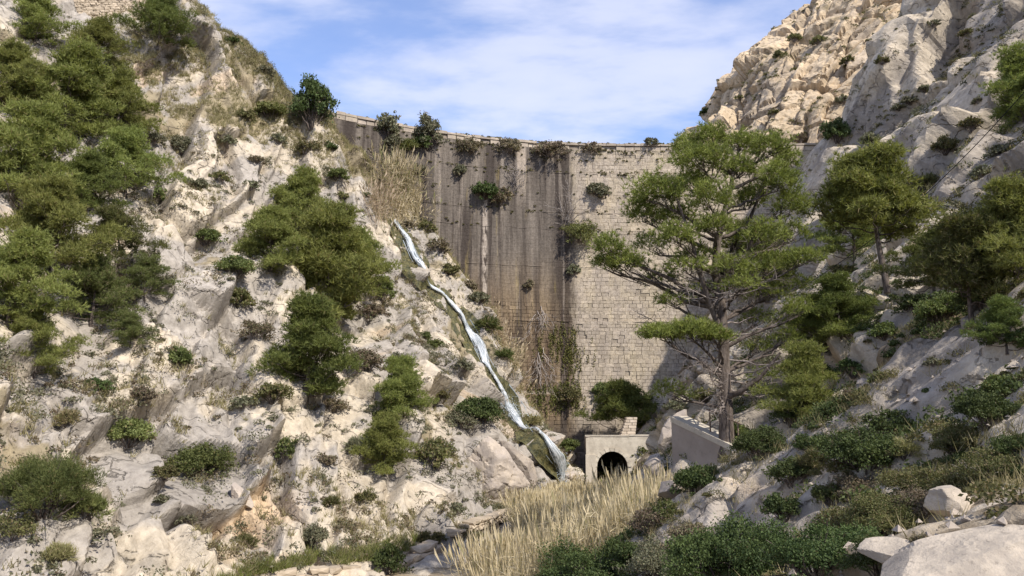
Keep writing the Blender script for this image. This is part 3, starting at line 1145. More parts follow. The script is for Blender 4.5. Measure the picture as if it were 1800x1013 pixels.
# ------------------------------------------------------------------ path with parapet right of the portal
Ya = hit(1195, 775)[0].y - 0.8
Yb = min(Ya - 3.0, hit(1255, 785)[0].y - 0.8)
A = P(1186, 730, Ya)
B = P(1305, 786, Yb)
wl_ = thing('path_retaining_wall', (A[0], A[1], A[2] - 3.5), 'grey concrete retaining wall with pale sloping top behind the big pine trunk', 'wall')
dv = B - A
ln = math.hypot(dv[0], dv[1])
ex = np.array([dv[0], dv[1], 0]) / ln
ey = np.array([-ex[1], ex[0], 0])


def wall_pt(t, y, z):
    return ex * t * ln + ey * y + np.array([0, 0, 3.5 + dv[2] * t + z])


g = Geo()
q = []
for t_ in (0, 1):
    q += [wall_pt(t_, -0.25, -6.6), wall_pt(t_, 0.25, -6.6), wall_pt(t_, 0.25, -0.3), wall_pt(t_, -0.25, -0.3)]
g.add(q, [[0, 1, 2, 3], [7, 6, 5, 4], [0, 4, 5, 1], [1, 5, 6, 2], [2, 6, 7, 3], [3, 7, 4, 0]])
link('wall_face', g.mesh('wall_face'), M['concrete'], wl_)
g = Geo()
q = []
for t_ in (0, 1):
    q += [wall_pt(t_, -0.31, -0.297), wall_pt(t_, 0.9, -0.297), wall_pt(t_, 0.9, -0.05), wall_pt(t_, -0.31, -0.05)]
g.add(q, [[0, 1, 2, 3], [7, 6, 5, 4], [0, 4, 5, 1], [1, 5, 6, 2], [2, 6, 7, 3], [3, 7, 4, 0]])
link('coping', g.mesh('coping'), M['pale_concrete'], wl_)
g = Geo()
tube(g, [wall_pt(0.5, 0, 0.95), wall_pt(1.0, 0, 0.95)], [0.025, 0.025], 6)
rail = link('handrail', g.mesh('handrail'), M['rust_metal'], wl_)
for t_ in (0.55, 0.75, 0.95):
    g = Geo()
    b = wall_pt(t_, 0, 0.0)
    tube(g, [b, b + [0, 0, 1.0]], [0.035, 0.035], 6)
    link('railing_post', g.mesh('railing_post'), M['rust_metal'], rail)

# ------------------------------------------------------------------ stone walls
def stone_mesh(seed):
    r = np.random.default_rng(seed)
    V = box_v(-.5, .5, -.5, .5, -.5, .5)
    V += r.normal(0, 0.07, V.shape)
    top = V.copy()
    ctr = [[0, 0, 0]]
    fc = []
    VV = list(V)
    FFc = []
    for f in BOXF:
        c = V[f].mean(0) * (1.12 + 0.1 * r.random())
        VV.append(c)
        i = len(VV) - 1
        for a, b in zip(f, np.roll(f, -1)):
            FFc.append([a, b, i])
    return mesh_np('stone', np.array(VV), np.array(FFc))


STONES = []
for i in range(8):
    me = stone_mesh(i)
    me.materials.append(M['wall_stone'])
    STONES.append(me)


def stone_wall(name, label, A, B, height, sh, sw, thick=0.5, group=None, maxn=300):
    A, B = np.array(A), np.array(B)
    root = thing(name, A, label, 'stone wall', group)
    d = B - A
    L = math.hypot(d[0], d[1])
    e = d / L
    az = math.atan2(d[1], d[0])
    z, n = 0.0, 0
    core = Geo()
    nrm = np.array([-e[1], e[0], 0]) / math.hypot(e[0], e[1])
    q = []
    for p0 in (np.zeros(3), d):
        for (o_, h_) in ((-thick * .38, -1.0), (thick * .38, -1.0), (thick * .38, height * .93), (-thick * .38, height * .93)):
            q.append(p0 + nrm * o_ + np.array([0, 0, h_]))
    core.add(q, [[0, 1, 2, 3], [7, 6, 5, 4], [0, 4, 5, 1], [1, 5, 6, 2], [2, 6, 7, 3], [3, 7, 4, 0]])
    link('wall_core', core.mesh('wall_core'), M['joint'], root)
    while z < height and n < maxn:
        hh = sh * rng.uniform(0.75, 1.25)
        t = -rng.uniform(0, sw)
        while t < L and n < maxn:
            w = sw * rng.uniform(0.6, 1.5)
            if z + hh > height and rng.random() < 0.4:
                t += w
                continue
            o = bpy.data.objects.new('stone', STONES[rng.integers(8)])
            COL.objects.link(o)
            o.parent = root
            c = e * (t + w / 2)
            o.location = (c[0] + rng.normal(0, .02), c[1] + rng.normal(0, .03), c[2] + z + hh / 2)
            o.rotation_euler = (rng.normal(0, .06), rng.normal(0, .06) - math.asin(max(-1, min(1, e[2]))), az + rng.normal(0, .06))
            o.scale = (w * 0.97, thick * rng.uniform(0.9, 1.1), hh * 0.97)
            t += w
            n += 1
        z += hh
    return root


h0 = hit(95, 24)[0]
A = P(105, 24, 77)
B = P(252, 22, 82)
stone_wall('dry_stone_wall', 'tumbled dry stone wall on the hilltop above the pine grove', A - [0, 0, 0.9], B - [0, 0, 0.9], 2.7, 0.30, 0.5, 0.7)
A = np.array(hit(505, 1008)[0])
B = np.array(hit(640, 1000)[0])
stone_wall('path_kerb_wall', 'low rough stone wall along the foot of the sunny slope', A - [0, 0.1, 0.9], B - [0, 0.1, 0.9], 0.85, 0.36, 0.8, 0.6)
A = np.array(hit(702, 985)[0])
B = np.array(hit(772, 955)[0])
stone_wall('foot_wall', 'short pinkish stone wall just right of the glossy round bush', A - [0, 0.4, 1.2], B - [0, 0.4, 1.2], 1.2, 0.42, 0.9, 0.7)
A = np.array(hit(800, 935)[0])
B = np.array(hit(925, 893)[0])
stone_wall('ledge_wall', 'thin ledge of stones along the base of the big grey boulder', A - [0, 0.3, 0.25], B - [0, 0.3, 0.25], 0.45, 0.20, 0.8, 0.8)


# ------------------------------------------------------------------ boulders
def boulder_mesh(seed, sx, sy, sz, n_planes=20, sub=5):
    r = np.random.default_rng(seed)
    import bmesh
    bm = bmesh.new()
    bmesh.ops.create_icosphere(bm, subdivisions=sub, radius=1.0)
    V = np.array([v.co[:] for v in bm.verts])
    F = np.array([[v.index for v in f.verts] for f in bm.faces])
    bm.free()
    N = r.normal(0, 1, (n_planes, 3))
    N /= np.linalg.norm(N, axis=1)[:, None]
    D = r.uniform(0.50, 0.80, n_planes)
    dots = V @ N.T
    lim = np.where(dots > 0.05, D[None] / np.maximum(dots, 0.05), 9).min(1)
    V = V * np.minimum(lim, 1.0)[:, None]
    V = V * np.array([sx, sy, sz])
    V += 0.10 * fbm(V + seed * 7, 0.8, 4, seed)[:, None] * V / (np.linalg.norm(V, axis=1)[:, None] + 1e-6) * max(1, min(sx, sy, sz))
    h, e, c = facets(np.stack([V[:, 0] + V[:, 1] * .7, V[:, 2] * 1.0], 1) / 0.9, seed, 0.8)
    V *= (1 + 0.05 * h - 0.03 * (1 - smooth01(e, 0, .1)))[:, None]
    return mesh_np('boulder', V, F)


BOULDERS = [
    (865, 838, (3.9, 2.4, 3.4), (0.15, 0.35, 0.25), 11, 'huge smooth grey boulder low beside the waterfall foot', 0.4),
    (915, 815, (1.5, 1.6, 3.0), (0.0, -0.6, 0.2), 12, 'tan slanting boulder between the huge grey boulder and the waterfall', 0.3),
    (1005, 838, (0.9, 0.8, 0.7), (0.1, 0.2, 0.6), 13, 'small wet boulder where the waterfall lands', 0.2),
    (1012, 800, (1.3, 1.0, 0.9), (0.3, 0.2, 1.6), 14, 'dark wet boulder left of the tunnel portal', 0.2),
    (1188, 770, (1.5, 1.0, 2.0), (0.1, 0.5, 0.4), 15, 'tall pale broken rock right of the tunnel portal', 0.3),
    (1160, 822, (0.9, 0.8, 0.7), (0.2, -0.3, 0.9), 16, 'pale rock low between the tunnel portal and the retaining wall', 0.3),
    (1190, 868, (0.8, 0.6, 0.4), (0.2, 0.3, 1.2), 17, 'flat pale stone at the right edge of the reeds', 0.1),
    (1672, 893, (0.30, 0.24, 0.20), (0.1, 0.1, 0.5), 18, 'small grey stone above the foreground rock slab', 0.08),
    (1715, 1000, (1.0, 0.8, 0.26), (0.12, -0.16, 0.5), 21, 'large pale flat rock in the bottom right foreground', 0.12),
    (1600, 985, (0.42, 0.40, 0.17), (0.05, -0.1, 1.1), 22, 'pale flat rock left of the large foreground rock', 0.08),
    (420, 868, (1.0, 0.7, 0.6), (0.2, 0.7, 0.2), 19, 'pale rounded rock at the top of the dark slanting crevice', 0.2),
    (905, 870, (1.1, 0.9, 0.8), (0.2, 0.4, 0.2), 20, 'pale block leaning on the huge grey boulder at the ledge', 0.1),
]
for (px, py, dims, rot, seed, label, sink) in BOULDERS:
    h, n = hit(px, py)
    me = boulder_mesh(seed, *dims)
    o = link('boulder', me, M['near_rock' if h.y < 20 else 'boulder'], None, (h.x - n.x * sink, h.y - n.y * sink, h.z - sink * n.z))
    o.rotation_euler = rot
    tag(o, label, 'boulder', 'loose boulders in the gorge')

# ------------------------------------------------------------------ waterfall down the left edge
WP = [(690, 386, 8), (700, 402, 11), (716, 428, 15), (728, 455, 17), (738, 482, 13), (757, 502, 9), (778, 520, 12), (800, 545, 13), (816, 568, 16), (832, 598, 17),
      (846, 625, 18), (860, 652, 21), (874, 676, 24), (886, 700, 34), (898, 724, 36), (915, 746, 20), (936, 764, 14), (952, 782, 19), (965, 800, 25), (978, 822, 28), (990, 848, 30)]
wp = []
for (px, py, w) in WP:
    h, n = hit(px, py)
    wp.append((np.array(h), np.array(n), w * h.y / FPX))
# interpolate along the course
tk = np.linspace(0, len(wp) - 1, 180)
ck = np.arange(len(wp))
WC = np.stack([np.interp(tk, ck, [w[0][i] for w in wp]) for i in range(3)], 1)
ker = np.ones(21) / 21
for i in range(3):
    ext = np.concatenate([np.full(10, WC[0, i]), WC[:, i], np.full(10, WC[-1, i])])
    WC[:, i] = np.convolve(ext, ker, 'valid')
WW = np.interp(tk, ck, [w[2] for w in wp])
flow_dir = np.gradient(WC, axis=0)
for i in range(3):
    flow_dir[:, i] = np.convolve(np.concatenate([np.full(12, flow_dir[0, i]), flow_dir[:, i], np.full(12, flow_dir[-1, i])]), np.ones(25) / 25, 'valid')
flow_dir /= np.linalg.norm(flow_dir, axis=1)[:, None]
outn = np.array([0.42, -0.72, 0.55])
outn /= np.linalg.norm(outn)
side = np.cross(flow_dir, outn)
side /= np.linalg.norm(side, axis=1)[:, None]
nrm = np.cross(side, flow_dir)
nrm *= np.sign(nrm @ outn)[:, None]


def strip(width, shift, off, n=9, bump=0.1, seed=0, rows=slice(None)):
    C, S, Nn, W = WC[rows], side[rows], nrm[rows], width[rows]
    k = np.linspace(-0.5, 0.5, n)
    Pp = C[:, None] + S[:, None] * ((k[None] * W[:, None] + shift * W[:, None]))[..., None]
    out = Pp.copy()
    for i in range(len(C)):
        dn = Vector(-Nn[i])
        for j in range(n):
            o_ = Vector(Pp[i, j] + Nn[i] * 2.5)
            h = bvh.ray_cast(o_, dn, 4.5)
            dd = 2.5 - h[3] if h[0] is not None else 0.0
            out[i, j] = Pp[i, j] + Nn[i] * np.clip(dd, -0.7, 0.7)
    # even out, then lift
    for _ in range(14):
        out[1:-1] = 0.25 * out[:-2] + 0.5 * out[1:-1] + 0.25 * out[2:]
    off = off + np.interp(np.arange(180)[rows], [0, 130, 150, 179], [0, 0, 0.35, 0.5])[:, None]
    lift = off + bump * vnoise(out.reshape(-1, 3), 2.2, seed).reshape(out.shape[:2]) - 0.25 * off * (np.abs(k)[None] * 2) ** 3
    out += Nn[:, None] * lift[..., None]
    flow = np.stack(np.broadcast_arrays(k[None], tk[rows][:, None], 0 * k[None]), -1)
    return out, flow


ragged = 0.80 + 0.10 * vnoise(np.stack([tk * 3, tk * 0, tk * 0], 1), 1.0, 5)
mo, _ = strip((WW * 1.0 + 2.6) * (1 + 0.35 * vnoise(np.stack([tk * 2.1, tk * 0, tk * 0], 1), 1.0, 8)), 0.10, 0.12, 13, 0.16, 3)
tag(link('mossy_bank', mesh_np('mossy_bank', mo.reshape(-1, 3), grid_faces(*mo.shape[:2])), M['moss']), 'wet dark moss lining the waterfall channel', 'moss', kind='stuff')
wat, fl = strip(WW * ragged, 0.0, 0.55, 11, 0.07, 4)
me = mesh_np('waterfall', wat.reshape(-1, 3), grid_faces(*wat.shape[:2]), True)
a = me.attributes.new('flow', 'FLOAT_VECTOR', 'POINT')
a.data.foreach_set('vector', np.ascontiguousarray(fl.reshape(-1, 3), dtype=np.float32).ravel())
wo = link('waterfall', me, M['water'])
tag(wo, kind='structure')
# thin strands and spray beads on the steep pitches
g = Geo()
fa = []
for (i0, i1) in ((105, 135), (0, 40), (140, 178), (60, 100)):
    for q in range(9):
        off = rng.uniform(-0.75, 0.75)
        a0 = rng.integers(i0, i1 - 12)
        a1 = min(a0 + rng.integers(8, 18), i1)
        idx = np.arange(a0, a1)
        path = WC[idx] + side[idx] * (off * WW[idx])[:, None] + nrm[idx] * 0.5
        tube(g, path, np.linspace(0.05, 0.02, len(idx)), 4)
link('strand', g.mesh('strand'), M['water'], wo)
g = Geo()
for q in range(700):
    i = int(rng.choice([rng.integers(118, 132), rng.integers(170, 179)], p=[.4, .6]))
    c = WC[i] + side[i] * rng.normal(0, 0.6) * WW[i] + nrm[i] * abs(rng.normal(0.3, 0.35)) + np.array([0, 0, abs(rng.normal(0, 0.25))])
    s_ = rng.uniform(0.02, 0.06)
    g.add(c + s_ * np.array([[1, 0, -.6], [-.5, .87, -.6], [-.5, -.87, -.6], [0, 0, 1.0]]), [[0, 1, 3], [1, 2, 3], [2, 0, 3], [0, 2, 1]])
o = link('spray', g.mesh('spray'), M['water'], wo)
o['kind'] = 'stuff'

# ------------------------------------------------------------------ foliage makers
def unit(v):
    return v / (np.linalg.norm(v, axis=-1, keepdims=True) + 1e-9)


def leaf_quads(C, L, W, r, up=0.3):
    n = len(C)
    a = unit(r.normal(0, 1, (n, 3)) + [0, 0, up])
    b = unit(np.cross(a, r.normal(0, 1, (n, 3))))
    l = (L * r.uniform(0.7, 1.3, n))[:, None] * 0.5
    w = (W * r.uniform(0.7, 1.3, n))[:, None] * 0.5
    V = np.stack([C - a * l, C + b * w, C + a * l, C - b * w], 1).reshape(-1, 3)
    return V, np.arange(4 * n).reshape(-1, 4)


def needle_tris(C, D, k, L, W, r, spread=0.75):
    n = len(C)
    C2 = np.repeat(C, k, 0)
    D2 = unit(np.repeat(D, k, 0) + spread * r.normal(0, 1, (n * k, 3)))
    b = unit(np.cross(D2, r.normal(0, 1, (n * k, 3))))
    l = (L * r.uniform(0.6, 1.25, n * k))[:, None]
    V = np.stack([C2 - b * W * 0.5, C2 + b * W * 0.5, C2 + D2 * l], 1).reshape(-1, 3)
    return V, np.arange(3 * n * k).reshape(-1, 3)


def puff_points(c, rx, ry, rz, n, r, low=-0.35):
    d = unit(r.normal(0, 1, (int(n * 1.8) + 4, 3)))
    d = d[d[:, 2] > low][:n]
    rr = r.uniform(0.3, 1.08, len(d)) ** 0.7
    lump = 1 + 0.38 * vnoise(d * 1.0 + np.array(c) * 3.1, 2.2, 5) + 0.10 * r.normal(0, 1, len(d))
    pos = np.array(c) + d * (rr * lump)[:, None] * np.array([rx, ry, rz])
    return pos, unit(d + [0, 0, 0.8])


def limb(geo, a, b, r0, r1, r, sag=0.12, n=7, wob=0.05, sides=5):
    a, b = np.array(a, float), np.array(b, float)
    t = np.linspace(0, 1, n)[:, None]
    L = np.linalg.norm(b - a)
    pts = a + (b - a) * t
    pts[:, 2] -= (sag * L * np.sin(t * math.pi))[:, 0] * np.linspace(1, .6, n)
    w = r.normal(0, wob * L, (n, 3))
    w[0] = w[-1] = 0
    pts += w * 0.5
    tube(geo, pts, np.linspace(r0, r1, n), sides)
    return pts


PINES = {}


def pine_parts(seed, mat, dens=1.0, wide=1.0, first=0.10, k=6, L=0.36, W=0.058, h=8.0):
    """an Aleppo pine of 8 m: bark mesh and crown mesh"""
    key = (seed, mat, dens, wide, first)
    if key in PINES:
        return PINES[key]
    r = np.random.default_rng(seed)
    bark = Geo()
    lean = r.normal(0, 0.07, 2) * h
    tz = np.linspace(0, 1, 9)
    trunk = np.stack([lean[0] * tz ** 1.5 + 0.12 * np.sin(tz * 5 + seed), lean[1] * tz ** 1.5 + 0.12 * np.cos(tz * 4 + seed), tz * h * 0.92 - 0.5], 1)
    tube(bark, trunk, np.linspace(0.20, 0.03, 9), 8)
    br = Geo()
    NV, NF, cnt = [], [], 0
    nl = 26
    for i in range(nl):
        f = first + (1 - first) * (i / (nl - 1)) ** 0.9
        base = np.array([np.interp(f * 0.93, tz, trunk[:, j]) for j in range(3)])
        az = i * 2.4 + r.normal(0, 0.4)
        prof = (0.55 + 0.75 * math.sin(min(1.0, 0.25 + f * 0.9) * math.pi)) * (1 - 0.5 * f)
        ln = h * 0.42 * wide * prof * r.uniform(0.7, 1.25)
        ang = 0.10 + 0.75 * f
        tip = base + ln * np.array([math.cos(az) * math.cos(ang), math.sin(az) * math.cos(ang), math.sin(ang) * 0.8])
        pts = limb(br, base, tip, 0.07 * (1.2 - f), 0.015, r)
        for q in range(3):
            tq = (1.0, 0.70, 0.45)[q]
            c = base + (tip - base) * tq + r.normal(0, 0.30, 3) * (1, 1, 0.6)
            c[2] += 0.15
            rr = h * r.uniform(0.085, 0.15) * (1.0 if q == 0 else 0.95)
            n = int(84 * dens * (rr / 0.8) ** 2)
            pp, dd = puff_points(c, rr * 1.15, rr * 1.15, rr * 0.72, n, r)
            V, F = needle_tris(pp, dd, k, L, W, r)
            NV.append(V)
            NF.append(F + cnt)
            cnt += len(V)
            for e in range(3):
                limb(br, base + (tip - base) * (tq - 0.15), pp[r.integers(len(pp))], 0.02, 0.006, r, 0.0, 3, 0.03, 3)
    crown = mesh_np('crown', np.concatenate(NV), np.concatenate(NF))
    crown.materials.append(M[mat])
    mb = bark.mesh('trunk', True)
    mb.materials.append(M['bark'])
    mbr = br.mesh('branches', True)
    mbr.materials.append(M['bark'])
    PINES[key] = (mb, mbr, crown)
    return PINES[key]


def pine(px, py, hpx, label, seed, mat='pine', dens=1.0, wide=1.0, first=0.10, rz=None, group='pines on the gorge sides', at=None, lean=(0, 0)):
    h = hit(px, py)[0] if at is None else Vector(at)
    hm = hpx * h.y / FPX
    s = hm / 8.0
    root = thing('pine_tree', (h.x, h.y, h.z - 0.2), label, 'pine tree', group, rng.uniform(0, 6.28) if rz is None else rz, s)
    root.rotation_euler = (lean[0], lean[1], root.rotation_euler.z)
    mb, mbr, cr = pine_parts(seed, mat, dens, wide, first)
    link('trunk', mb, None, root)
    link('branches', mbr, None, root)
    link('crown', cr, None, root)
    return root


G1 = 'pine grove on the upper left slope'
for a in [
    (60, 80, 120, 'pine in the top left corner of the photo beside the hilltop wall', 1, 'pine', 1.0, 1.0),
    (172, 118, 105, 'rounded pine just below the dry stone wall', 2, 'pine', 1.0, 1.1),
    (276, 78, 112, 'dark dense pine at the right end of the dry stone wall', 3, 'pine_dark', 1.3, 1.25),
    (14, 190, 140, 'pine cut by the left photo edge, level with the grove top', 4, 'pine', 1.0, 1.0),
    (112, 262, 205, 'tallest broad pine in the middle of the upper grove', 5, 'pine', 1.1, 1.0),
    (205, 240, 135, 'pine on the upper right side of the grove below the dark dense one', 2, 'pine', 1.0, 1.1),
    (222, 345, 130, 'spreading pine reaching out over pale rock at the grove right edge', 6, 'pine', 1.0, 1.35),
    (36, 365, 210, 'tall pine at the left edge in the middle of the grove', 1, 'pine', 1.0, 1.0),
    (150, 372, 120, 'pine between the tallest grove pine and the lower grove', 4, 'pine_dark', 1.0, 1.1),
    (98, 490, 190, 'broad layered pine at the centre of the lower grove', 6, 'pine', 1.1, 1.2),
    (215, 470, 115, 'small thin pine on the right side of the lower grove', 3, 'pine_sparse', 0.8, 1.2),
    (15, 575, 185, 'pine with bright layered tufts at the left edge of the lower grove', 5, 'pine', 1.0, 1.1),
    (160, 575, 140, 'pine with a bare pale stem showing in the lower grove', 2, 'pine_sparse', 0.9, 1.2),
    (252, 525, 85, 'low grey green pine at the lower right corner of the grove', 4, 'pine_sparse', 0.8, 1.3),
    (62, 655, 125, 'lowest bright pine of the grove with drooping tufts', 6, 'pine', 1.1, 1.3),
    (228, 612, 68, 'stunted pine below the grove above the pale rock shelf', 1, 'pine_sparse', 0.9, 1.4),
]:
    pine(*a, group=G1)
G2 = 'pines standing on bare rock left of the waterfall'
for a in [
    (520, 418, 140, 'small pine highest of the cluster in the middle of the left slope', 5, 'pine', 1.2, 0.95),
    (470, 475, 130, 'pine leaning left in the middle of the left slope', 6, 'pine', 1.2, 1.0),
    (580, 570, 235, 'largest dense pine of the cluster left of the waterfall', 2, 'pine', 1.2, 0.8),
    (630, 510, 120, 'small pine at the right side of the cluster left of the waterfall', 1, 'pine', 1.1, 1.0),
    (540, 695, 195, 'dark pine lowest of the cluster left of the waterfall', 4, 'pine_dark', 1.2, 0.8),
    (708, 735, 120, 'slender bright green pine sapling above the huge grey boulder', 3, 'pine', 1.1, 0.8),
    (678, 830, 110, 'small bushy pine below the bright sapling near the huge boulder', 2, 'pine', 1.2, 1.0),
]:
    pine(*a, group=G2)
G3 = 'pines on the right side of the gorge'
for a in [
    (1562, 492, 262, 'broad crowned pine with dark bare trunk on the right rock slope', 6, 'pine', 1.15, 1.05, 0.42),
    (1712, 566, 215, 'thin lighter pine right of the broad crowned pine', 3, 'pine_sparse', 0.9, 0.85, 0.3),
    (1790, 500, 210, 'pine at the right photo edge beside the thin lighter pine', 5, 'pine', 1.0, 0.9),
    (1800, 215, 160, 'pine at the right photo edge high where the cable begins', 2, 'pine', 1.0, 0.8),
    (1440, 622, 120, 'bright pine right of the tall foreground pine at mid trunk height', 4, 'pine', 1.0, 1.0),
    (1412, 735, 150, 'bright slim pine low behind the tall foreground pine', 1, 'pine', 1.0, 0.75),
    (1098, 790, 122, 'small umbrella pine above the tunnel portal', 5, 'pine_dark', 1.3, 1.25, 0.4),
    (1770, 600, 100, 'dark low pine on the ridge of the shaded slab at right', 4, 'pine_dark', 1.2, 1.3),
    (1500, 455, 130, 'small pine between the broad crowned pine and the tall foreground pine', 2, 'pine', 1.0, 1.0),
    (1640, 500, 120, 'low pine right of the broad crowned pine trunk', 5, 'pine_dark', 1.1, 1.2),
    (1480, 590, 120, 'dark pine in the gully left below the broad crowned pine', 3, 'pine_dark', 1.1, 1.1),
    (1752, 480, 130, 'dense pine between the thin lighter pine and the right photo edge', 6, 'pine_dark', 1.1, 1.1),
    (1350, 520, 150, 'pale thin pine on the far rocks behind the tall foreground pine', 3, 'pine_sparse', 0.8, 1.0),
]:
    pine(*a, group=G3)

# ------------------------------------------------------------------ the tall foreground pine
b = hit(1278, 800)[0]
BP = np.array(b)
BY = b.y
big = thing('pine_tree', BP - [0, 0, 0.15], 'tall lone pine in front of the dam with layered crown and dead lower branches', 'pine tree')
r = np.random.default_rng(77)


def bp(px, py, dy=0.0):
    return P(px, py, BY + dy) - (BP - [0, 0, 0.15])


tr = [bp(1278, 806), bp(1277, 770), bp(1276, 715), bp(1273, 660), bp(1272, 600, .2), bp(1268, 540, .2), bp(1258, 480, .3), bp(1260, 430, .3), bp(1272, 380, .3), bp(1285, 330, .3), bp(1290, 290, .3), bp(1288, 258, .3)]
g = Geo()
tube(g, tr, [0.44, 0.34, 0.30, 0.27, 0.24, 0.22, 0.19, 0.17, 0.14, 0.11, 0.07, 0.03], 12)
link('trunk', g.mesh('trunk', True), M['bark'], big)
trz = np.array([q[2] for q in tr])
tra = np.array(tr)


def trunk_at(z):
    return np.array([np.interp(z, trz, tra[:, j]) for j in range(3)])


# forked upper limbs
for fork in ([bp(1274, 600, .2), bp(1250, 540, -.4), bp(1230, 480, -.6), bp(1215, 420, -.8), bp(1190, 350, -.9)],
             [bp(1268, 480, .3), bp(1290, 430, .8), bp(1320, 380, 1.2), bp(1350, 310, 1.4)],
             [bp(1272, 700, 0), bp(1300, 690, -.6), bp(1335, 665, -1.0), bp(1372, 620, -1.4)]):
    g = Geo()
    tube(g, fork, np.linspace(0.15, 0.05, len(fork)), 8)
    link('branch', g.mesh('branch', True), M['bark'], big)
# (px, py, half width px, half height px, depth offset, density)
PF = [(1205, 258, 34, 20, .6, 1), (1250, 243, 40, 20, -.4, 1.2), (1300, 252, 38, 18, .8, 1), (1350, 262, 48, 24, .2, 1.1), (1385, 285, 28, 22, .9, 1),
      (1232, 282, 58, 24, -1.2, 1.1), (1300, 300, 42, 24, .5, 1), (1368, 318, 46, 30, -.6, 1.1), (1160, 340, 58, 30, -.8, 1.1), (1215, 325, 44, 26, .9, 1),
      (1128, 375, 36, 26, .2, 1), (1250, 350, 46, 28, -1.5, .9), (1320, 350, 44, 26, 1.4, .9), (1185, 385, 50, 24, 1.2, .8), (1390, 360, 36, 30, .2, .9),
      (1068, 434, 32, 20, -.6, 1.1), (1098, 462, 46, 20, -.2, 1), (1060, 462, 26, 16, .6, .9), (1190, 416, 44, 18, -1.6, .8), (1257, 398, 44, 20, -1.0, .8), (1140, 430, 40, 20, 1.6, .5),
      (1300, 425, 46, 20, 1.2, .7), (1345, 412, 44, 22, -.8, .7), (1398, 408, 36, 24, 1.0, .55), (1222, 448, 46, 18, .4, .45), (1290, 468, 50, 20, -1.2, .45),
      (1358, 466, 52, 20, .4, .6), (1412, 455, 40, 18, -.4, .8), (1160, 490, 50, 16, .9, .35), (1385, 500, 46, 16, 1.0, .4), (1230, 510, 40, 18, 1.2, .3),
      (1160, 588, 44, 15, -1.6, 1.3), (1215, 584, 50, 16, -1.9, 1.4), (1258, 592, 36, 13, -1.7, 1.2), (1180, 690, 50, 20, .8, .3), (1330, 560, 44, 20, 1.4, .35), (1345, 515, 46, 18, .6, .5), (1402, 545, 40, 20, 0, .5), (1335, 610, 40, 16, 1, .35), (1385, 595, 38, 18, .5, .4), (1205, 470, 44, 16, -.8, .5), (1300, 500, 40, 16, -1.5, .4), (1180, 530, 44, 14, .3, .35), (1340, 660, 40, 14, .6, .25)]
NV, NF, cnt = [], [], 0
for (px, py, wx, wy, dy, dens) in PF:
    c = bp(px, py, dy)
    m = BY / FPX
    rx, rz = wx * m * 0.84, wy * m * 1.18
    ry = min(rx, 1.5)
    n = int(300 * dens * rx * (ry + rz))
    pp, dd = puff_points(c, rx, ry, rz, n, r, -0.45)
    V, F = needle_tris(pp, dd, 7, 0.24, 0.034, r)
    NV.append(V)
    NF.append(F + cnt)
    cnt += len(V)
    hd = math.hypot(c[0] - trunk_at(c[2])[0], c[1] - trunk_at(c[2])[1])
    z0 = np.clip(c[2] - 0.42 * hd - 0.3, 2.2, 13.0)
    a0 = trunk_at(z0)
    g = Geo()
    limb(g, a0, c - [0, 0, rz * 0.5], 0.045 + 0.018 * hd, 0.02, r, -0.02, 8, 0.035, 6)
    for e in range(12):
        q = pp[r.integers(len(pp))]
        t0 = r.uniform(0.5, 1.0)
        limb(g, a0 + (c - [0, 0, rz * 0.5] - a0) * t0, q, 0.022, 0.006, r, 0.0, 4, 0.05, 4)
    link('branch', g.mesh('branch', True), M['bark'], big)
me = mesh_np('crown', np.concatenate(NV), np.concatenate(NF))
link('crown', me, M['pine_fresh'], big)
# dead grey branches on the lower trunk
for i in range(34):
    z0 = r.uniform(2.4, 8.2)
    a0 = trunk_at(z0)
    az = r.uniform(0, 6.28)
    ln = r.uniform(1.6, 4.0)
    up = r.uniform(-0.15, 0.35)
    g = Geo()
    tip = a0 + ln * np.array([math.cos(az), math.sin(az), up])
    pts = limb(g, a0, tip, 0.05, 0.012, r, 0.06, 7, 0.05, 5)
    for e in range(16):
        t0 = r.integers(2, 7)
        d3 = unit(unit(tip - a0) + r.normal(0, 0.7, 3))
        q = pts[t0] + d3 * r.uniform(0.3, 1.1)
        sp_ = limb(g, pts[t0], q, 0.014, 0.005, r, 0.02, 4, 0.08, 3)
        for e2 in range(2):
            limb(g, sp_[2], sp_[2] + unit(d3 + r.normal(0, 0.8, 3)) * r.uniform(0.15, 0.5), 0.008, 0.004, r, 0, 3, 0.05, 3)
    link('dead_branch', g.mesh('dead_branch', True), M['twig'], big)

# ------------------------------------------------------------------ shrubs
SHR = {}


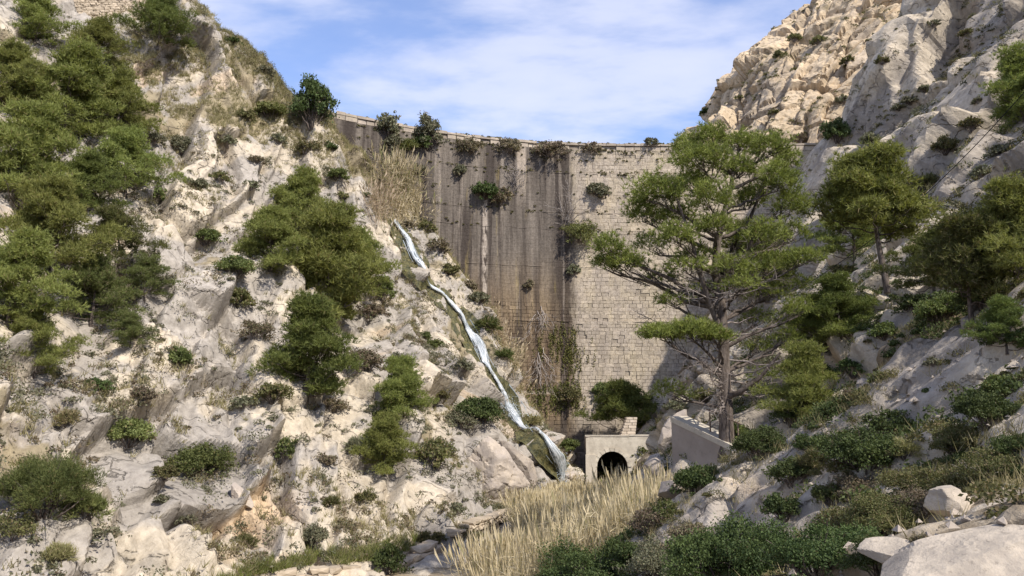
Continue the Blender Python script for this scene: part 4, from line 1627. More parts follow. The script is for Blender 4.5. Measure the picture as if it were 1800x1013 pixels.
def shrub_mesh(kind, rc, leaf, seed):
    key = (kind, rc, leaf, seed)
    if key in SHR:
        return SHR[key]
    r = np.random.default_rng(seed * 31 + int(rc * 10))
    NV, NF, cnt = [], [], 0
    st = Geo()
    tall = {'upright': 1.5, 'tree': 1.15}.get(kind, 0.72)
    ncl = 20
    for i in range(ncl):
        az = i * 2.4 + r.normal(0, .3)
        rad = rc * 0.72 * math.sqrt((i + .5) / ncl)
        hz = rc * tall * (1.0 - 0.6 * (rad / rc) ** 1.5) * r.uniform(0.35, 1.2)
        c = np.array([rad * math.cos(az), rad * math.sin(az), hz])
        rr = rc * r.uniform(0.17, 0.40)
        if kind == 'upright':
            c[:2] *= 0.5
            rr *= 0.8
        area = 2 * math.pi * rr * rr
        dens = {'twiggy': 0.55, 'olive': 1.0, 'sparse': 0.5}.get(kind, 1.25)
        n = int(dens * area / (leaf * leaf * 0.30))
        if kind == 'broom':
            pp, dd = puff_points(c, rr, rr, rr, n // 2, r, -0.5)
            V, F = needle_tris(pp, dd, 2, leaf * 2.2, leaf * 0.35, r, 0.5)
            V, F = V, F
        else:
            pp, dd = puff_points(c, rr, rr, rr * 0.8, n, r, -0.5)
            V, F = leaf_quads(pp, leaf * 1.25, leaf * 0.62, r)
        NV.append(V)
        NF.append(F + cnt)
        cnt += len(V)
        limb(st, [c[0] * .15, c[1] * .15, -0.25 * rc], c, 0.035 * rc, 0.010 * rc, r, 0.0, 5, 0.06, 4)
        for e in range(10 if kind in ('twiggy', 'sparse') else 4):
            q = pp[r.integers(len(pp))]
            limb(st, c * 0.75, q + 0.12 * (q - c), 0.012 * rc, 0.004 * rc, r, 0.0, 3, 0.05, 3)
    for i in range(26):
        d3 = unit(np.array([r.normal(0, 1), r.normal(0, 1), abs(r.normal(0.5, 0.6))]))
        tipp = d3 * rc * r.uniform(0.85, 1.3) * np.array([0.55, 0.55, 1.0] if kind == 'upright' else [1, 1, tall * 1.15])
        sp_ = limb(st, d3 * rc * 0.3, tipp, 0.012 * rc, 0.004 * rc, r, 0.0, 4, 0.06, 3)
        m_ = int(14 + 10 * rc * 0.1 / leaf)
        tt = r.uniform(0.5, 1.0, m_)[:, None]
        pp = d3 * rc * 0.3 * (1 - tt) + tipp * tt + r.normal(0, 0.05 * rc, (m_, 3))
        if kind == 'broom':
            V, F = needle_tris(pp, np.tile(d3, (m_, 1)), 1, leaf * 2.2, leaf * 0.35, r, 0.4)
        else:
            V, F = leaf_quads(pp, leaf * 1.25, leaf * 0.62, r)
        NV.append(V)
        NF.append(F + cnt)
        cnt += len(V)
    SHR[key] = (mesh_np('foliage', np.concatenate(NV), np.concatenate(NF)), st.mesh('stem', True))
    return SHR[key]


MATMESH = {}
TW = {'twiggy': 'twig'}


def shrub(px, py, wpx, kind, mat, label, hfac=1.0, name='shrub', group='shrubs in the gorge', at=None, flat=None, cat='shrub', leafpx=2.3):
    if at is None:
        h, n = hit(px, py)
    else:
        h = Vector(at)
    r_m = wpx * h.y / FPX * 0.5
    rc = min((0.35, 0.6, 1.0, 1.6, 2.4), key=lambda v: abs(math.log(v / r_m)))
    leaf = leafpx * 1.5 * h.y / FPX * rc / r_m
    leaf = min((0.022, 0.035, 0.05, 0.075, 0.11, 0.15, 0.2, 0.27), key=lambda v: abs(math.log(v / leaf)))
    seed = int(rng.integers(3))
    fo, st = shrub_mesh(kind, rc, leaf, seed)
    kf = (kind, rc, leaf, seed, mat)
    if kf not in MATMESH:
        f2, s2 = fo.copy(), st.copy()
        f2.materials.append(M[mat])
        s2.materials.append(M['twig'] if kind in ('twiggy', 'sparse') else M['bark'])
        MATMESH[kf] = (f2, s2)
    f2, s2 = MATMESH[kf]
    s = r_m / rc
    root = thing(name, (h.x, h.y, h.z - 0.1 * r_m), label, cat, group, rng.uniform(0, 6.28), (s, s, s * hfac))
    link('foliage', f2, None, root)
    link('stem', s2, None, root)
    return root


#==SHRUBS==
SL = 'shrubs on the sunny left slope'
for a in [
    (475, 205, 66, 'dense', 'bright_leaf', 'bright green bush on the skyline shoulder left of the ridge tree'),
    (430, 208, 40, 'olive', 'olive_leaf', 'small olive bush left of the bright ridge bush'),
    (408, 78, 34, 'dense', 'dark_leaf', 'small dark bush standing on the skyline of the left ridge'),
    (465, 130, 36, 'twiggy', 'grey_leaf', 'thin grey bush on the left ridge skyline halfway down'),
    (318, 268, 66, 'olive', 'grey_leaf', 'grey green shrub on pale rock right of the grove'),
    (400, 255, 38, 'twiggy', 'grey_leaf', 'small silvery shrub right of the grey green shrub'),
    (342, 332, 48, 'olive', 'grey_leaf', 'low grey shrub under the grey green shrub on the bare slope'),
    (385, 318, 42, 'twiggy', 'olive_leaf', 'low brown green shrub beside the low grey shrub'),
    (272, 352, 44, 'sparse', 'green_leaf', 'spindly green shrub against bare rock by the grove edge', 1.6),
    (362, 424, 58, 'dense', 'green_leaf', 'compact green bush alone in the middle of the bare slope'),
    (412, 478, 70, 'olive', 'green_leaf', 'green scrubby bush left of the pine cluster'),
    (415, 535, 62, 'olive', 'olive_leaf', 'olive bush below the green scrubby bush'),
    (450, 590, 70, 'twiggy', 'brown_leaf', 'brown twiggy scrub left of the dark lowest cluster pine'),
    (311, 640, 50, 'dense', 'green_leaf', 'conical green bush on the pale rock shelf', 1.35),
    (172, 684, 48, 'dense', 'dark_leaf', 'dark green bush under the lower grove on the rock edge'),
    (225, 772, 84, 'olive', 'bright_leaf', 'yellow green bush on the grey slab left of the large grey bush'),
    (352, 832, 120, 'olive', 'green_leaf', 'large grey green bush above the dark slanting crevice'),
    (290, 838, 46, 'olive', 'olive_leaf', 'small bush at the left foot of the large grey green bush'),
    (506, 802, 48, 'sparse', 'green_leaf', 'upright leafy shrub on grey rock right of the large grey bush', 1.5),
    (75, 890, 185, 'broom', 'green_leaf', 'big feathery bush at the left edge of the photo', 1.0),
    (150, 905, 70, 'broom', 'bright_leaf', 'bright broom at the right side of the big feathery bush', 1.3),
    (322, 918, 42, 'twiggy', 'grey_leaf', 'small grey shrub just above the dark slanting crevice'),
    (285, 882, 26, 'dense', 'grey_leaf', 'tiny shrub in a pocket of the grey slab'),
    (550, 955, 56, 'olive', 'grey_leaf', 'grey green shrub on the rock face above the low stone wall', 1.3),
    (583, 886, 24, 'broom', 'olive_leaf', 'tiny tuft alone on the grey face above the grey green shrub'),
    (680, 1000, 72, 'dense', 'dark_leaf', 'glossy dark round bush at the bottom left of the reeds', 1.25),
    (840, 735, 84, 'dense', 'dark_leaf', 'dark green bush close beside the waterfall above the huge boulder'),
    (808, 748, 64, 'twiggy', 'grey_leaf', 'grey dry bush under the dark green waterfall bush'),
    (765, 818, 82, 'twiggy', 'olive_leaf', 'dark twiggy bush at the left top of the huge grey boulder', 1.2),
    (668, 520, 58, 'olive', 'bright_leaf', 'bright green shrub between the pine cluster and the waterfall', 1.3),
    (592, 312, 44, 'olive', 'green_leaf', 'green shrub on the edge of the slope under the dam corner'),
    (580, 262, 28, 'dense', 'dark_leaf', 'small dark round bush just below the dam left corner'),
    (540, 268, 52, 'twiggy', 'olive_leaf', 'brown olive scrub on the slope left of the dam corner'),
    (762, 612, 40, 'olive', 'green_leaf', 'green shrub on rock left of the middle of the waterfall'),
    (745, 594, 26, 'dense', 'green_leaf', 'small round shrub touching the green shrub left of the waterfall'),
    (815, 648, 38, 'twiggy', 'grey_leaf', 'grey shrub hugging the left bank of the lower waterfall'),
    (650, 560, 62, 'twiggy', 'brown_leaf', 'brown scrub right of the largest cluster pine'),
    (640, 650, 80, 'twiggy', 'brown_leaf', 'wide brown scrub below the cluster pines'),
    (480, 700, 66, 'olive', 'olive_leaf', 'olive scrub left of the lowest cluster pine foot'),
    (430, 715, 50, 'twiggy', 'grey_leaf', 'grey scrub left of the olive scrub at the cluster foot'),
    (588, 720, 54, 'twiggy', 'brown_leaf', 'brown bush on pale rock under the lowest cluster pine'),
    (630, 792, 46, 'broom', 'grey_leaf', 'grey shrub in a crack left of the small bushy pine'),
    (640, 880, 40, 'twiggy', 'olive_leaf', 'small olive shrub on the tan face below the small bushy pine'),
    (575, 815, 40, 'twiggy', 'brown_leaf', 'small brown shrub in the grey face below the brown bush'),
    (120, 745, 50, 'broom', 'dry_grass', 'pale straw coloured tuft above the big feathery bush'),
    (250, 700, 46, 'twiggy', 'brown_leaf', 'small brown bush right of the dark green bush on the rock edge'),
    (170, 420, 40, 'twiggy', 'grey_leaf', 'grey dead shrub showing between the grove pines'),
    (280, 500, 60, 'twiggy', 'grey_leaf', 'pale grey shrub at the right foot of the grove'),
    (700, 640, 48, 'twiggy', 'grey_leaf', 'grey bush above the slender bright sapling'),
    (770, 700, 40, 'olive', 'olive_leaf', 'olive bush left of the dark green waterfall bush'),
    (20, 940, 90, 'twiggy', 'olive_leaf', 'dull scrub in the lower left corner under the feathery bush'),
    (100, 985, 60, 'broom', 'olive_grass', 'straw green tussock at the bottom left corner'),
    (430, 960, 40, 'broom', 'olive_leaf', 'small tuft at the foot of the ochre hollow'),
    (760, 955, 50, 'olive', 'olive_leaf', 'olive shrub on the slope foot right of the glossy bush'),
    (800, 900, 36, 'twiggy', 'grey_leaf', 'little grey shrub at the lower left of the huge grey boulder'),
    (270, 250, 46, 'twiggy', 'grey_leaf', 'pale grey bush beside the pale stem at the grove edge'),
    (490, 250, 34, 'twiggy', 'grey_leaf', 'grey cushion shrub below the bright ridge bush'),
    (440, 330, 34, 'twiggy', 'grey_leaf', 'grey cushion shrub above the highest cluster pine, to its left'),
    (450, 285, 30, 'twiggy', 'brown_leaf', 'brown cushion shrub in the middle of the upper bare slope'),
    (600, 350, 34, 'twiggy', 'olive_leaf', 'olive cushion shrub on the slope edge under the green edge shrub'),
    (645, 345, 16, 'dense', 'dark_leaf', 'tiny dark bush on the slope edge left of the pale reeds'),
]:
    shrub(*a, group=SL)

SW_ = 'plants on the bank between waterfall and dam'
for a in [
    (745, 395, 46, 'twiggy', 'olive_leaf', 'dark scrub below the pale reed clump at the head of the waterfall'),
    (770, 440, 46, 'twiggy', 'brown_leaf', 'brown scrub right of the head of the waterfall'),
    (790, 480, 40, 'olive', 'olive_leaf', 'olive bush on the bank right of the upper waterfall'),
    (840, 530, 42, 'olive', 'grey_leaf', 'grey green bush against the dam foot beside the middle waterfall'),
    (858, 580, 46, 'broom', 'green_leaf', 'green tuft on the bank right of the middle waterfall'),
    (886, 630, 34, 'broom', 'green_leaf', 'lower green tuft on the bank right of the waterfall'),
    (825, 490, 30, 'twiggy', 'brown_leaf', 'brown bush at the dam foot above the grey green bush'),
    (935, 745, 34, 'broom', 'dry_grass', 'dry straw tuft at the dam foot right of the lower waterfall'),
    (720, 400, 30, 'twiggy', 'brown_leaf', 'brown twigs just above the start of the falling water'),
    (1000, 790, 40, 'dense', 'green_leaf', 'green bush at the dark dam foot left of the portal'),
]:
    shrub(*a, group=SW_)

SR = 'shrubs on the shaded right slope'
for a in [
    (1470, 242, 52, 'dense', 'dark_leaf', 'dark tree-like bush at the right end of the dam crest', 1.5),
    (1240, 200, 22, 'dense', 'dark_leaf', 'tiny dark bush on the left skyline of the tan cliff'),
    (1405, 248, 34, 'twiggy', 'brown_leaf', 'low brown bush at the foot of the tan cliff on the dam crest'),
    (1520, 815, 160, 'olive', 'dark_leaf', 'large dark bush below the smooth shaded slab', 0.9),
    (1745, 745, 120, 'dense', 'dark_leaf', 'dark bush against the smooth shaded slab at right'),
    (1228, 862, 95, 'dense', 'dark_leaf', 'dark bush at the left end of the pale rubble mound'),
    (1345, 800, 120, 'dense', 'dark_leaf', 'dark bush mass right of the tall pine trunk', 0.9),
    (1300, 775, 50, 'dense', 'bright_leaf', 'bright green bush just right of the tall pine trunk', 1.4),
    (1498, 655, 60, 'dense', 'dark_leaf', 'dark bush at the left edge of the shaded slab'),
    (1450, 660, 50, 'olive', 'green_leaf', 'green bush in the gully left of the shaded slab'),
    (1555, 590, 54, 'olive', 'green_leaf', 'green bush below the broad crowned pine trunk'),
    (1505, 700, 44, 'twiggy', 'brown_leaf', 'rusty brown bush on the left part of the shaded slab'),
    (1545, 670, 44, 'sparse', 'green_leaf', 'loose shrub on the left part of the shaded slab'),
    (1640, 640, 30, 'twiggy', 'grey_leaf', 'small grey shrub on the smooth shaded slab'),
    (1650, 560, 100, 'olive', 'green_leaf', 'wide scrub along the top edge of the shaded slab'),
    (1760, 690, 70, 'olive', 'green_leaf', 'scrub at the right photo edge above the dark slab bush'),
    (1795, 600, 60, 'dense', 'dark_leaf', 'dark bush at the right photo edge on top of the slab'),
    (1440, 820, 70, 'broom', 'olive_leaf', 'olive tussock right of the pale rubble mound top'),
    (1460, 880, 70, 'olive', 'green_leaf', 'green bush right of the pale rubble mound'),
    (1275, 1030, 215, 'olive', 'dark_leaf', 'large leafy bush at the bottom below the pale rubble mound', 1.15),
    (1440, 1000, 230, 'olive', 'dark_leaf', 'large dark leafy bush right of the bottom rubble', 0.95),
    (1560, 930, 150, 'olive', 'olive_leaf', 'olive scrub between the dark leafy bush and the foreground slab', 0.9),
    (1640, 870, 170, 'olive', 'olive_leaf', 'brownish olive scrub above the foreground rock slab', 0.8),
    (1500, 870, 90, 'twiggy', 'brown_leaf', 'brown dead shrub in the middle of the right slope'),
    (1760, 855, 150, 'twiggy', 'olive_leaf', 'grey brown scrub at the right edge above the foreground slab'),
    (1726, 1000, 62, 'upright', 'green_leaf', 'small upright green shrub on the foreground slab at bottom right'),
    (1618, 965, 46, 'twiggy', 'brown_leaf', 'dry brown spiky weed on the foreground slab', 1.5),
    (1690, 1008, 60, 'broom', 'olive_leaf', 'grey tuft left of the small upright green shrub'),
    (1050, 1045, 230, 'olive', 'dark_leaf', 'wide dark bush at the bottom edge in front of the reeds', 0.9),
    (1160, 1010, 130, 'olive', 'grey_leaf', 'grey leafy bush at the bottom edge right of the wide dark bush'),
    (1172, 905, 60, 'sparse', 'green_leaf', 'loose leafy shrub at the right edge of the reed bed'),
    (1145, 930, 80, 'twiggy', 'brown_leaf', 'brown thicket on the bank right of the reed bed'),
    (1210, 960, 90, 'twiggy', 'brown_leaf', 'brown thicket left of the large leafy bottom bush'),
    (1380, 905, 80, 'olive', 'dark_leaf', 'green shrub on the lower right side of the rubble mound'),
    (1790, 960, 70, 'twiggy', 'brown_leaf', 'brown twigs at the right photo edge on the foreground slab'),
    (1700, 830, 80, 'dense', 'dark_leaf', 'dark scrub below the dark slab bush'),
    (1590, 800, 60, 'broom', 'olive_grass', 'straw coloured tussock right of the large dark bush'),
    (1130, 800, 40, 'olive', 'green_leaf', 'green bush in front of the right part of the portal'),
    (1190, 720, 44, 'twiggy', 'grey_leaf', 'grey bush on the rocks above the concrete retaining wall'),
    (1240, 700, 50, 'olive', 'olive_leaf', 'olive bush left of the tall pine trunk above the retaining wall'),
    (1360, 640, 54, 'twiggy', 'grey_leaf', 'grey bush on the far rocks right of the tall pine trunk'),
    (1400, 560, 48, 'olive', 'olive_leaf', 'olive bush on the far rocks right of the tall pine crown'),
    (1480, 480, 46, 'olive', 'olive_leaf', 'olive bush left of the broad crowned pine'),
    (1620, 330, 60, 'broom', 'olive_leaf', 'olive tuft in the gully under the cable'),
    (1590, 365, 48, 'broom', 'olive_grass', 'pale tuft in the gully lower under the cable'),
    (1660, 265, 56, 'olive', 'olive_leaf', 'olive bush in the gully above the cable'),
    (1705, 225, 50, 'twiggy', 'olive_leaf', 'brown olive bush high in the gully near the right edge'),
    (1600, 180, 30, 'dense', 'grey_leaf', 'round grey bush in the middle of the grey cliff'),
    (1625, 160, 26, 'dense', 'grey_leaf', 'round grey bush just right of the middle grey cliff bush'),
    (1580, 192, 24, 'dense', 'grey_leaf', 'round grey bush just left of the middle grey cliff bush'),
    (1640, 45, 26, 'twiggy', 'grey_leaf', 'grey bush high on the grey cliff near the top edge'),
    (1700, 60, 24, 'twiggy', 'olive_leaf', 'olive cushion high on the grey cliff near the right corner'),
    (1550, 110, 26, 'twiggy', 'olive_leaf', 'olive cushion at the edge between tan and grey cliff'),
    (1530, 250, 40, 'olive', 'grey_leaf', 'grey bush on the slope right of the dam end'),
    (1720, 180, 24, 'twiggy', 'grey_leaf', 'grey cushion below the pine at the cable end'),
    (1730, 310, 50, 'twiggy', 'grey_leaf', 'grey scrub on pale rock under the cable at right'),
    (1760, 270, 40, 'olive', 'grey_leaf', 'grey green shrub on pale rock near the right edge'),
    (1440, 75, 34, 'twiggy', 'olive_leaf', 'olive scrub in the upper tan cliff crack'),
    (1395, 70, 30, 'twiggy', 'olive_leaf', 'dull scrub on the tan cliff crest near the top edge'),
    (1372, 100, 26, 'twiggy', 'olive_leaf', 'small scrub on the tan cliff left shoulder'),
    (1490, 110, 28, 'twiggy', 'olive_leaf', 'small scrub in the middle of the tan cliff'),
    (1300, 175, 20, 'twiggy', 'olive_leaf', 'tiny scrub low on the tan cliff left part'),
    (1360, 200, 22, 'twiggy', 'olive_leaf', 'tiny scrub low in the middle of the tan cliff'),
    (1480, 180, 30, 'twiggy', 'grey_leaf', 'scrub where the tan cliff meets the grey slope'),
    (1395, 845, 90, 'olive', 'dark_leaf', 'dark scrub on top of the pale rubble mound at its right end'),
    (1565, 760, 90, 'olive', 'dark_leaf', 'dark scrub against the lower left edge of the shaded slab'),
    (1690, 790, 110, 'olive', 'olive_leaf', 'olive scrub at the foot of the shaded slab'),
    (1480, 940, 110, 'twiggy', 'olive_leaf', 'straggly olive scrub beside the large dark leafy bush'),
    (1350, 985, 90, 'olive', 'dark_leaf', 'dark bush between the two large leafy bottom bushes'),
    (1550, 1000, 120, 'olive', 'dark_leaf', 'dark bush at the bottom edge left of the foreground slab'),
    (1430, 790, 70, 'olive', 'dark_leaf', 'dark bush in the gully foot behind the rubble mound'),
    (1465, 730, 60, 'dense', 'dark_leaf', 'dark bush in the gully left of the slab foot'),
    (1390, 740, 70, 'olive', 'dark_leaf', 'dark bush below the bright slim pine'),
    (1610, 545, 70, 'olive', 'dark_leaf', 'dark bush right of the broad crowned pine foot'),
    (1730, 540, 90, 'olive', 'dark_leaf', 'dark bush under the thin lighter pine'),
    (1520, 540, 60, 'olive', 'green_leaf', 'green bush left of the broad crowned pine foot'),
    (1790, 800, 90, 'olive', 'dark_leaf', 'dark bush at the right photo edge below the dark slab bush'),
    (1620, 900, 90, 'twiggy', 'brown_leaf', 'dry brown bush on the upper edge of the foreground slab'),
    (1100, 985, 90, 'olive', 'dark_leaf', 'dark leafy bush at the lower right corner of the reed bed'),
]:
    shrub(*a, group=SR)
shrub(930, 965, 66, 'olive', 'dark_leaf', 'dark leafy bush growing among the dry reeds', group='shrubs in the reed bed')

# the round tree at the left end of the dam crest
h = hit(548, 212)[0]
t_ = shrub(548, 212, 84, 'tree', 'dark_leaf', 'round dark green tree on the skyline at the left end of the dam', name='ridge_tree', cat='tree', group=None, hfac=1.45)


# ------------------------------------------------------------------ plants growing out of the dam
def dam_pt(px, py):
    d = ray(px, py)
    Y = 104.0
    for _ in range(12):
        q = d * (Y / d[1])
        Y = float(face_y(q[0], q[2])) - 0.05
    return d * (Y / d[1])


SD = 'bushes rooted in the dam face'
for (px, py, w, kind, mat, label, hf) in [
    (682, 238, 46, 'tree', 'grey_leaf', 'grey tree-like bush on the dam crest, nearer the left end', 1.45),
    (690, 256, 44, 'twiggy', 'grey_leaf', 'grey bush hanging below the first crest bush', 1.0),
    (752, 252, 60, 'tree', 'grey_leaf', 'tallest grey bush rising above the dam crest', 1.35),
    (742, 254, 40, 'dense', 'dark_leaf', 'dark bush at the foot of the tallest crest bush', 1.0),
    (718, 258, 40, 'broom', 'bright_leaf', 'yellow green tuft between the two crest bushes', 0.7),
    (852, 342, 56, 'dense', 'dark_leaf', 'dark round bush hanging on the dam face', 1.1),
    (882, 350, 46, 'twiggy', 'brown_leaf', 'brown dry bush just right of the dark bush', 1.2),
    (809, 303, 28, 'dense', 'grey_leaf', 'small grey green bush left of the dark bush', 1.2),
    (735, 302, 30, 'twiggy', 'grey_leaf', 'thin grey bush on the grey dam face behind the pale reeds', 1.0),
    (826, 262, 50, 'sparse', 'brown_leaf', 'reddish dry bush spilling over the crest left of centre', 1.0),
    (895, 262, 50, 'sparse', 'brown_leaf', 'thin brown scrub hanging under the crest at centre', 1.0),
    (965, 268, 66, 'sparse', 'brown_leaf', 'wide thin brown scrub on the dark upper dam face', 0.8),
    (1050, 338, 46, 'olive', 'grey_leaf', 'grey green bush on the pale upper dam face', 0.9),
    (1018, 415, 74, 'sparse', 'bright_leaf', 'yellow green leafy shrub below the bare white branches', 0.9),
    (1008, 476, 26, 'dense', 'grey_leaf', 'small blue green bush on the dark streak of the dam', 1.0),
    (1040, 262, 40, 'sparse', 'brown_leaf', 'low scrub on the crest at the start of the clean stone', 0.7),
    (1145, 252, 26, 'twiggy', 'grey_leaf', 'small weed on the crest near the tall pine', 0.9),
    (930, 500, 20, 'twiggy', 'brown_leaf', 'tiny dry tuft on the brown middle of the dam', 1.0),
    (1000, 700, 50, 'twiggy', 'olive_leaf', 'olive scrub on the lower dam left of the pale pipe stain', 1.0),
    (1060, 690, 50, 'olive', 'green_leaf', 'green scrub on the lower clean dam above the umbrella pine', 0.8),
]:
    q = dam_pt(px, py)
    o = shrub(px, py, w, kind, mat, label, hf, group=SD, at=q)
    o.rotation_euler = (R(28), 0, 0) if kind != 'tree' else (R(6), 0, 0)


def bare_bush(px, py, hpx, label, down, seed, spread=0.6):
    r = np.random.default_rng(seed)
    q = dam_pt(px, py)
    root = thing('bare_shrub', q, label, 'bare shrub', 'bare shrubs on the dam face')
    H = hpx * q[1] / FPX
    for i in range(9):
        g = Geo()
        dr = unit(np.array([r.normal(0, spread), -abs(r.normal(0.35, 0.15)), (-1 if down else 1) * r.uniform(0.6, 1.2)]))
        tip = dr * H * r.uniform(0.3, 1.0)
        o3 = np.array([r.normal(0, 0.12 * H), 0.1, r.normal(0, 0.10 * H)])
        pts_ = limb(g, o3, o3 + tip, 0.055, 0.016, r, 0.0, 6, 0.10, 4)
        for e in range(8):
            i0 = r.integers(1, 6)
            d3 = unit(dr + r.normal(0, 0.55, 3))
            sp_ = limb(g, pts_[i0], pts_[i0] + d3 * H * r.uniform(0.2, 0.5), 0.024, 0.010, r, 0, 4, 0.06, 3)
            limb(g, sp_[2], sp_[2] + unit(d3 + r.normal(0, .6, 3)) * H * 0.2, 0.014, 0.008, r, 0, 3, 0.06, 3)
        link('twig', g.mesh('twig', True), M['pale_twig'], root)


bare_bush(998, 392, 70, 'pale leafless branches fanning upward on the dark dam face', False, 3, 0.7)
bare_bush(948, 550, 55, 'bare drooping branches on the brown dam face, the upper ones', True, 4, 0.35)
bare_bush(945, 625, 65, 'bare drooping branches on the brown dam face, the lower ones', True, 5, 0.4)
bare_bush(905, 330, 45, 'bare grey twigs right of the dark bush', False, 6, 0.6)


# trailing creepers on the lower dam
def creeper(name, label, spots, seed):
    r = np.random.default_rng(seed)
    pts_ = []
    for (px, py, wx, wy, n) in spots:
        for i in range(n):
            x0, y0 = px + r.normal(0, wx), py + r.uniform(-wy, wy)
            L = r.integers(6, 22)
            for k in range(L):
                pts_.append(dam_pt(x0 + r.normal(0, 1.2), y0 + k * 1.3) + [0, -abs(r.normal(0.06, 0.08)), 0])
    pts_ = np.array(pts_)
    o0 = pts_.mean(0)
    V, F = leaf_quads(pts_ - o0, 0.24, 0.14, r, -0.6)
    root = thing(name, o0, label, 'creeper', 'creepers on the lower dam')
    link('foliage', mesh_np('foliage', V, F), M['creeper'], root)


creeper('creeper', 'yellow green creeper hanging on the dam above the bare branches level', [(1000, 600, 16, 30, 60), (975, 590, 22, 26, 40), (1005, 650, 12, 40, 50)], 1)
creeper('creeper', 'yellow green creeper curtain low on the dam left of the portal', [(965, 690, 22, 20, 80), (1000, 690, 14, 24, 50)], 2)

# ------------------------------------------------------------------ reeds
def reeds(C, H, r, w=0.035, leaves=3, plume=True, lean=0.12):
    n = len(C)
    d = unit(np.stack([r.normal(0, lean, n), r.normal(0, lean, n), np.ones(n)], 1))
    b = unit(np.cross(d, r.normal(0, 1, (n, 3))))
    hh = (H * r.uniform(0.65, 1.15, n))[:, None]
    tip = C + d * hh + np.stack([r.normal(0, .12, n), r.normal(0, .12, n), np.zeros(n)], 1) * hh
    tris = [np.stack([C - b * w * .5, C + b * w * .5, tip], 1)]
    for k in range(leaves):
        f = r.uniform(0.25, 0.9, n)[:, None]
        q = C + (tip - C) * f
        ld = unit(np.stack([r.normal(0, 1, n), r.normal(0, 1, n), r.uniform(-.3, .9, n)], 1))
        lb = unit(np.cross(ld, r.normal(0, 1, (n, 3))))
        tris.append(np.stack([q - lb * w * .6, q + lb * w * .6, q + ld * hh * r.uniform(0.12, 0.25, n)[:, None]], 1))
    if plume:
        for k in range(2):
            pb = unit(np.cross(d, r.normal(0, 1, (n, 3))))
            q = C + (tip - C) * 0.86
            tris.append(np.stack([q, tip + pb * w * 1.7, tip + d * 0.08 * hh + pb * w * -0.9], 1))
    V = np.concatenate(tris).reshape(-1, 3)
    return V, np.arange(len(V)).reshape(-1, 3)


r = np.random.default_rng(5)
C = []
while len(C) < 60000:
    y = 24 + 58 * r.random() ** 1.3
    xc = 2.6 + (y - 30) * 0.10
    x = xc + r.uniform(-7, 6)
    lo = xc - 3.6 - 0.02 * (y - 30) + 1.0 * math.sin(y * .3)
    hi = xc + 3.6 + 1.2 * math.sin(y * .23 + 1)
    if not lo < x < hi:
        continue
    C.append((x, y))
C = np.array(C)
CC = []
for (x, y) in C:
    g_ = ground_at(x, y)[0]
    if g_ is not None and g_.z < (-5.2 if y < 48 else -7.6):
        CC.append((x, y, g_.z - 0.1))
CC = np.array(CC)
Hh = (2.9 + 1.1 * fbm(CC, 0.18, 2, 8)) * (0.45 + 0.55 * smooth01(CC[:, 1], 76, 58))
V, F = reeds(CC, Hh, r, 0.009 + 0.0003 * CC[:, 1][:, None], 4, True, 0.17)
tag(link('reed_bed', mesh_np('reed_bed', V, F), M['reed']), 'dry golden reeds filling the gorge floor', 'reeds', kind='stuff')


def reed_clump(px, py, wpx, hpx, n, mat, label, lean=0.16, ypx=0):
    h = np.array(hit(px, py)[0])
    m = h[1] / FPX
    rr = np.random.default_rng(n)
    base = []
    for i in range(n):
        hh = hit(px + rr.normal(0, wpx * .33), py + rr.normal(0, 14))[0]
        if hh is not None and abs(hh.y - h[1]) < 6:
            base.append(np.array(hh) - h)
    base = np.array(base)
    V, F = reeds(base, np.full(len(base), hpx * m), rr, 0.06, 4, True, lean)
    root = thing('reed_clump', h, label, 'reeds', 'reed clumps on the waterfall bank')
    link('stalks', mesh_np('stalks', V, F), M[mat], root)['kind'] = 'stuff'


reed_clump(695, 350, 70, 85, 420, 'pale_reed', 'tall pale giant reeds in front of the dam at the waterfall head', 0.2)
reed_clump(672, 375, 46, 55, 260, 'reed', 'tan dry reeds at the left foot of the tall pale reeds', 0.25)
reed_clump(712, 385, 46, 45, 200, 'reed', 'tan dry reeds between the tall pale reeds and the water', 0.3)
reed_clump(875, 575, 30, 40, 120, 'reed', 'straw reeds on the bank beside the middle of the waterfall', 0.3)
reed_clump(905, 645, 26, 45, 140, 'reed', 'straw reeds on the bank right of the lower waterfall', 0.3)
reed_clump(1062, 856, 40, 22, 140, 'green_grass', 'fresh green reeds in front of the tunnel arch', 0.2)


# ------------------------------------------------------------------ ground cover scattered over the slopes
def scatter(V, W, n, r):
    w = np.clip(W, 0, None)
    idx = r.choice(len(V), n, p=w / w.sum())
    return V[idx] + r.normal(0, 0.08, (n, 3)) * (1, 1, 0)


def in_view(V, m=60):
    c, s_ = math.cos(PITCH), math.sin(PITCH)
    f = V[:, 1] * c + V[:, 2] * s_
    u = -V[:, 1] * s_ + V[:, 2] * c
    px = 900 + FPX * V[:, 0] / np.maximum(f, .1)
    py = 506.5 - FPX * u / np.maximum(f, .1)
    return (f > 3) & (px > -m) & (px < 1800 + m) & (py > -m) & (py < 1013 + m)


def grass_mesh(C, k, L, W, r, spread=0.55):
    D = np.tile(np.array([0.12, -0.1, 1.0]), (len(C), 1))
    C2 = np.repeat(C, k, 0) + r.normal(0, 0.10, (len(C) * k, 3)) * (1, 1, .2)
    s_ = np.repeat(r.uniform(0.55, 1.3, len(C)), k)
    D2 = unit(np.repeat(D, k, 0) + spread * r.normal(0, 1, (len(C) * k, 3)) * (1, 1, .3))
    b = unit(np.cross(D2, r.normal(0, 1, (len(C2), 3))))
    l = (L * s_ * r.uniform(.6, 1.2, len(C2)))[:, None]
    V = np.stack([C2 - b * W / 2, C2 + b * W / 2, C2 + D2 * l], 1).reshape(-1, 3)
    return V, np.arange(len(V)).reshape(-1, 3)


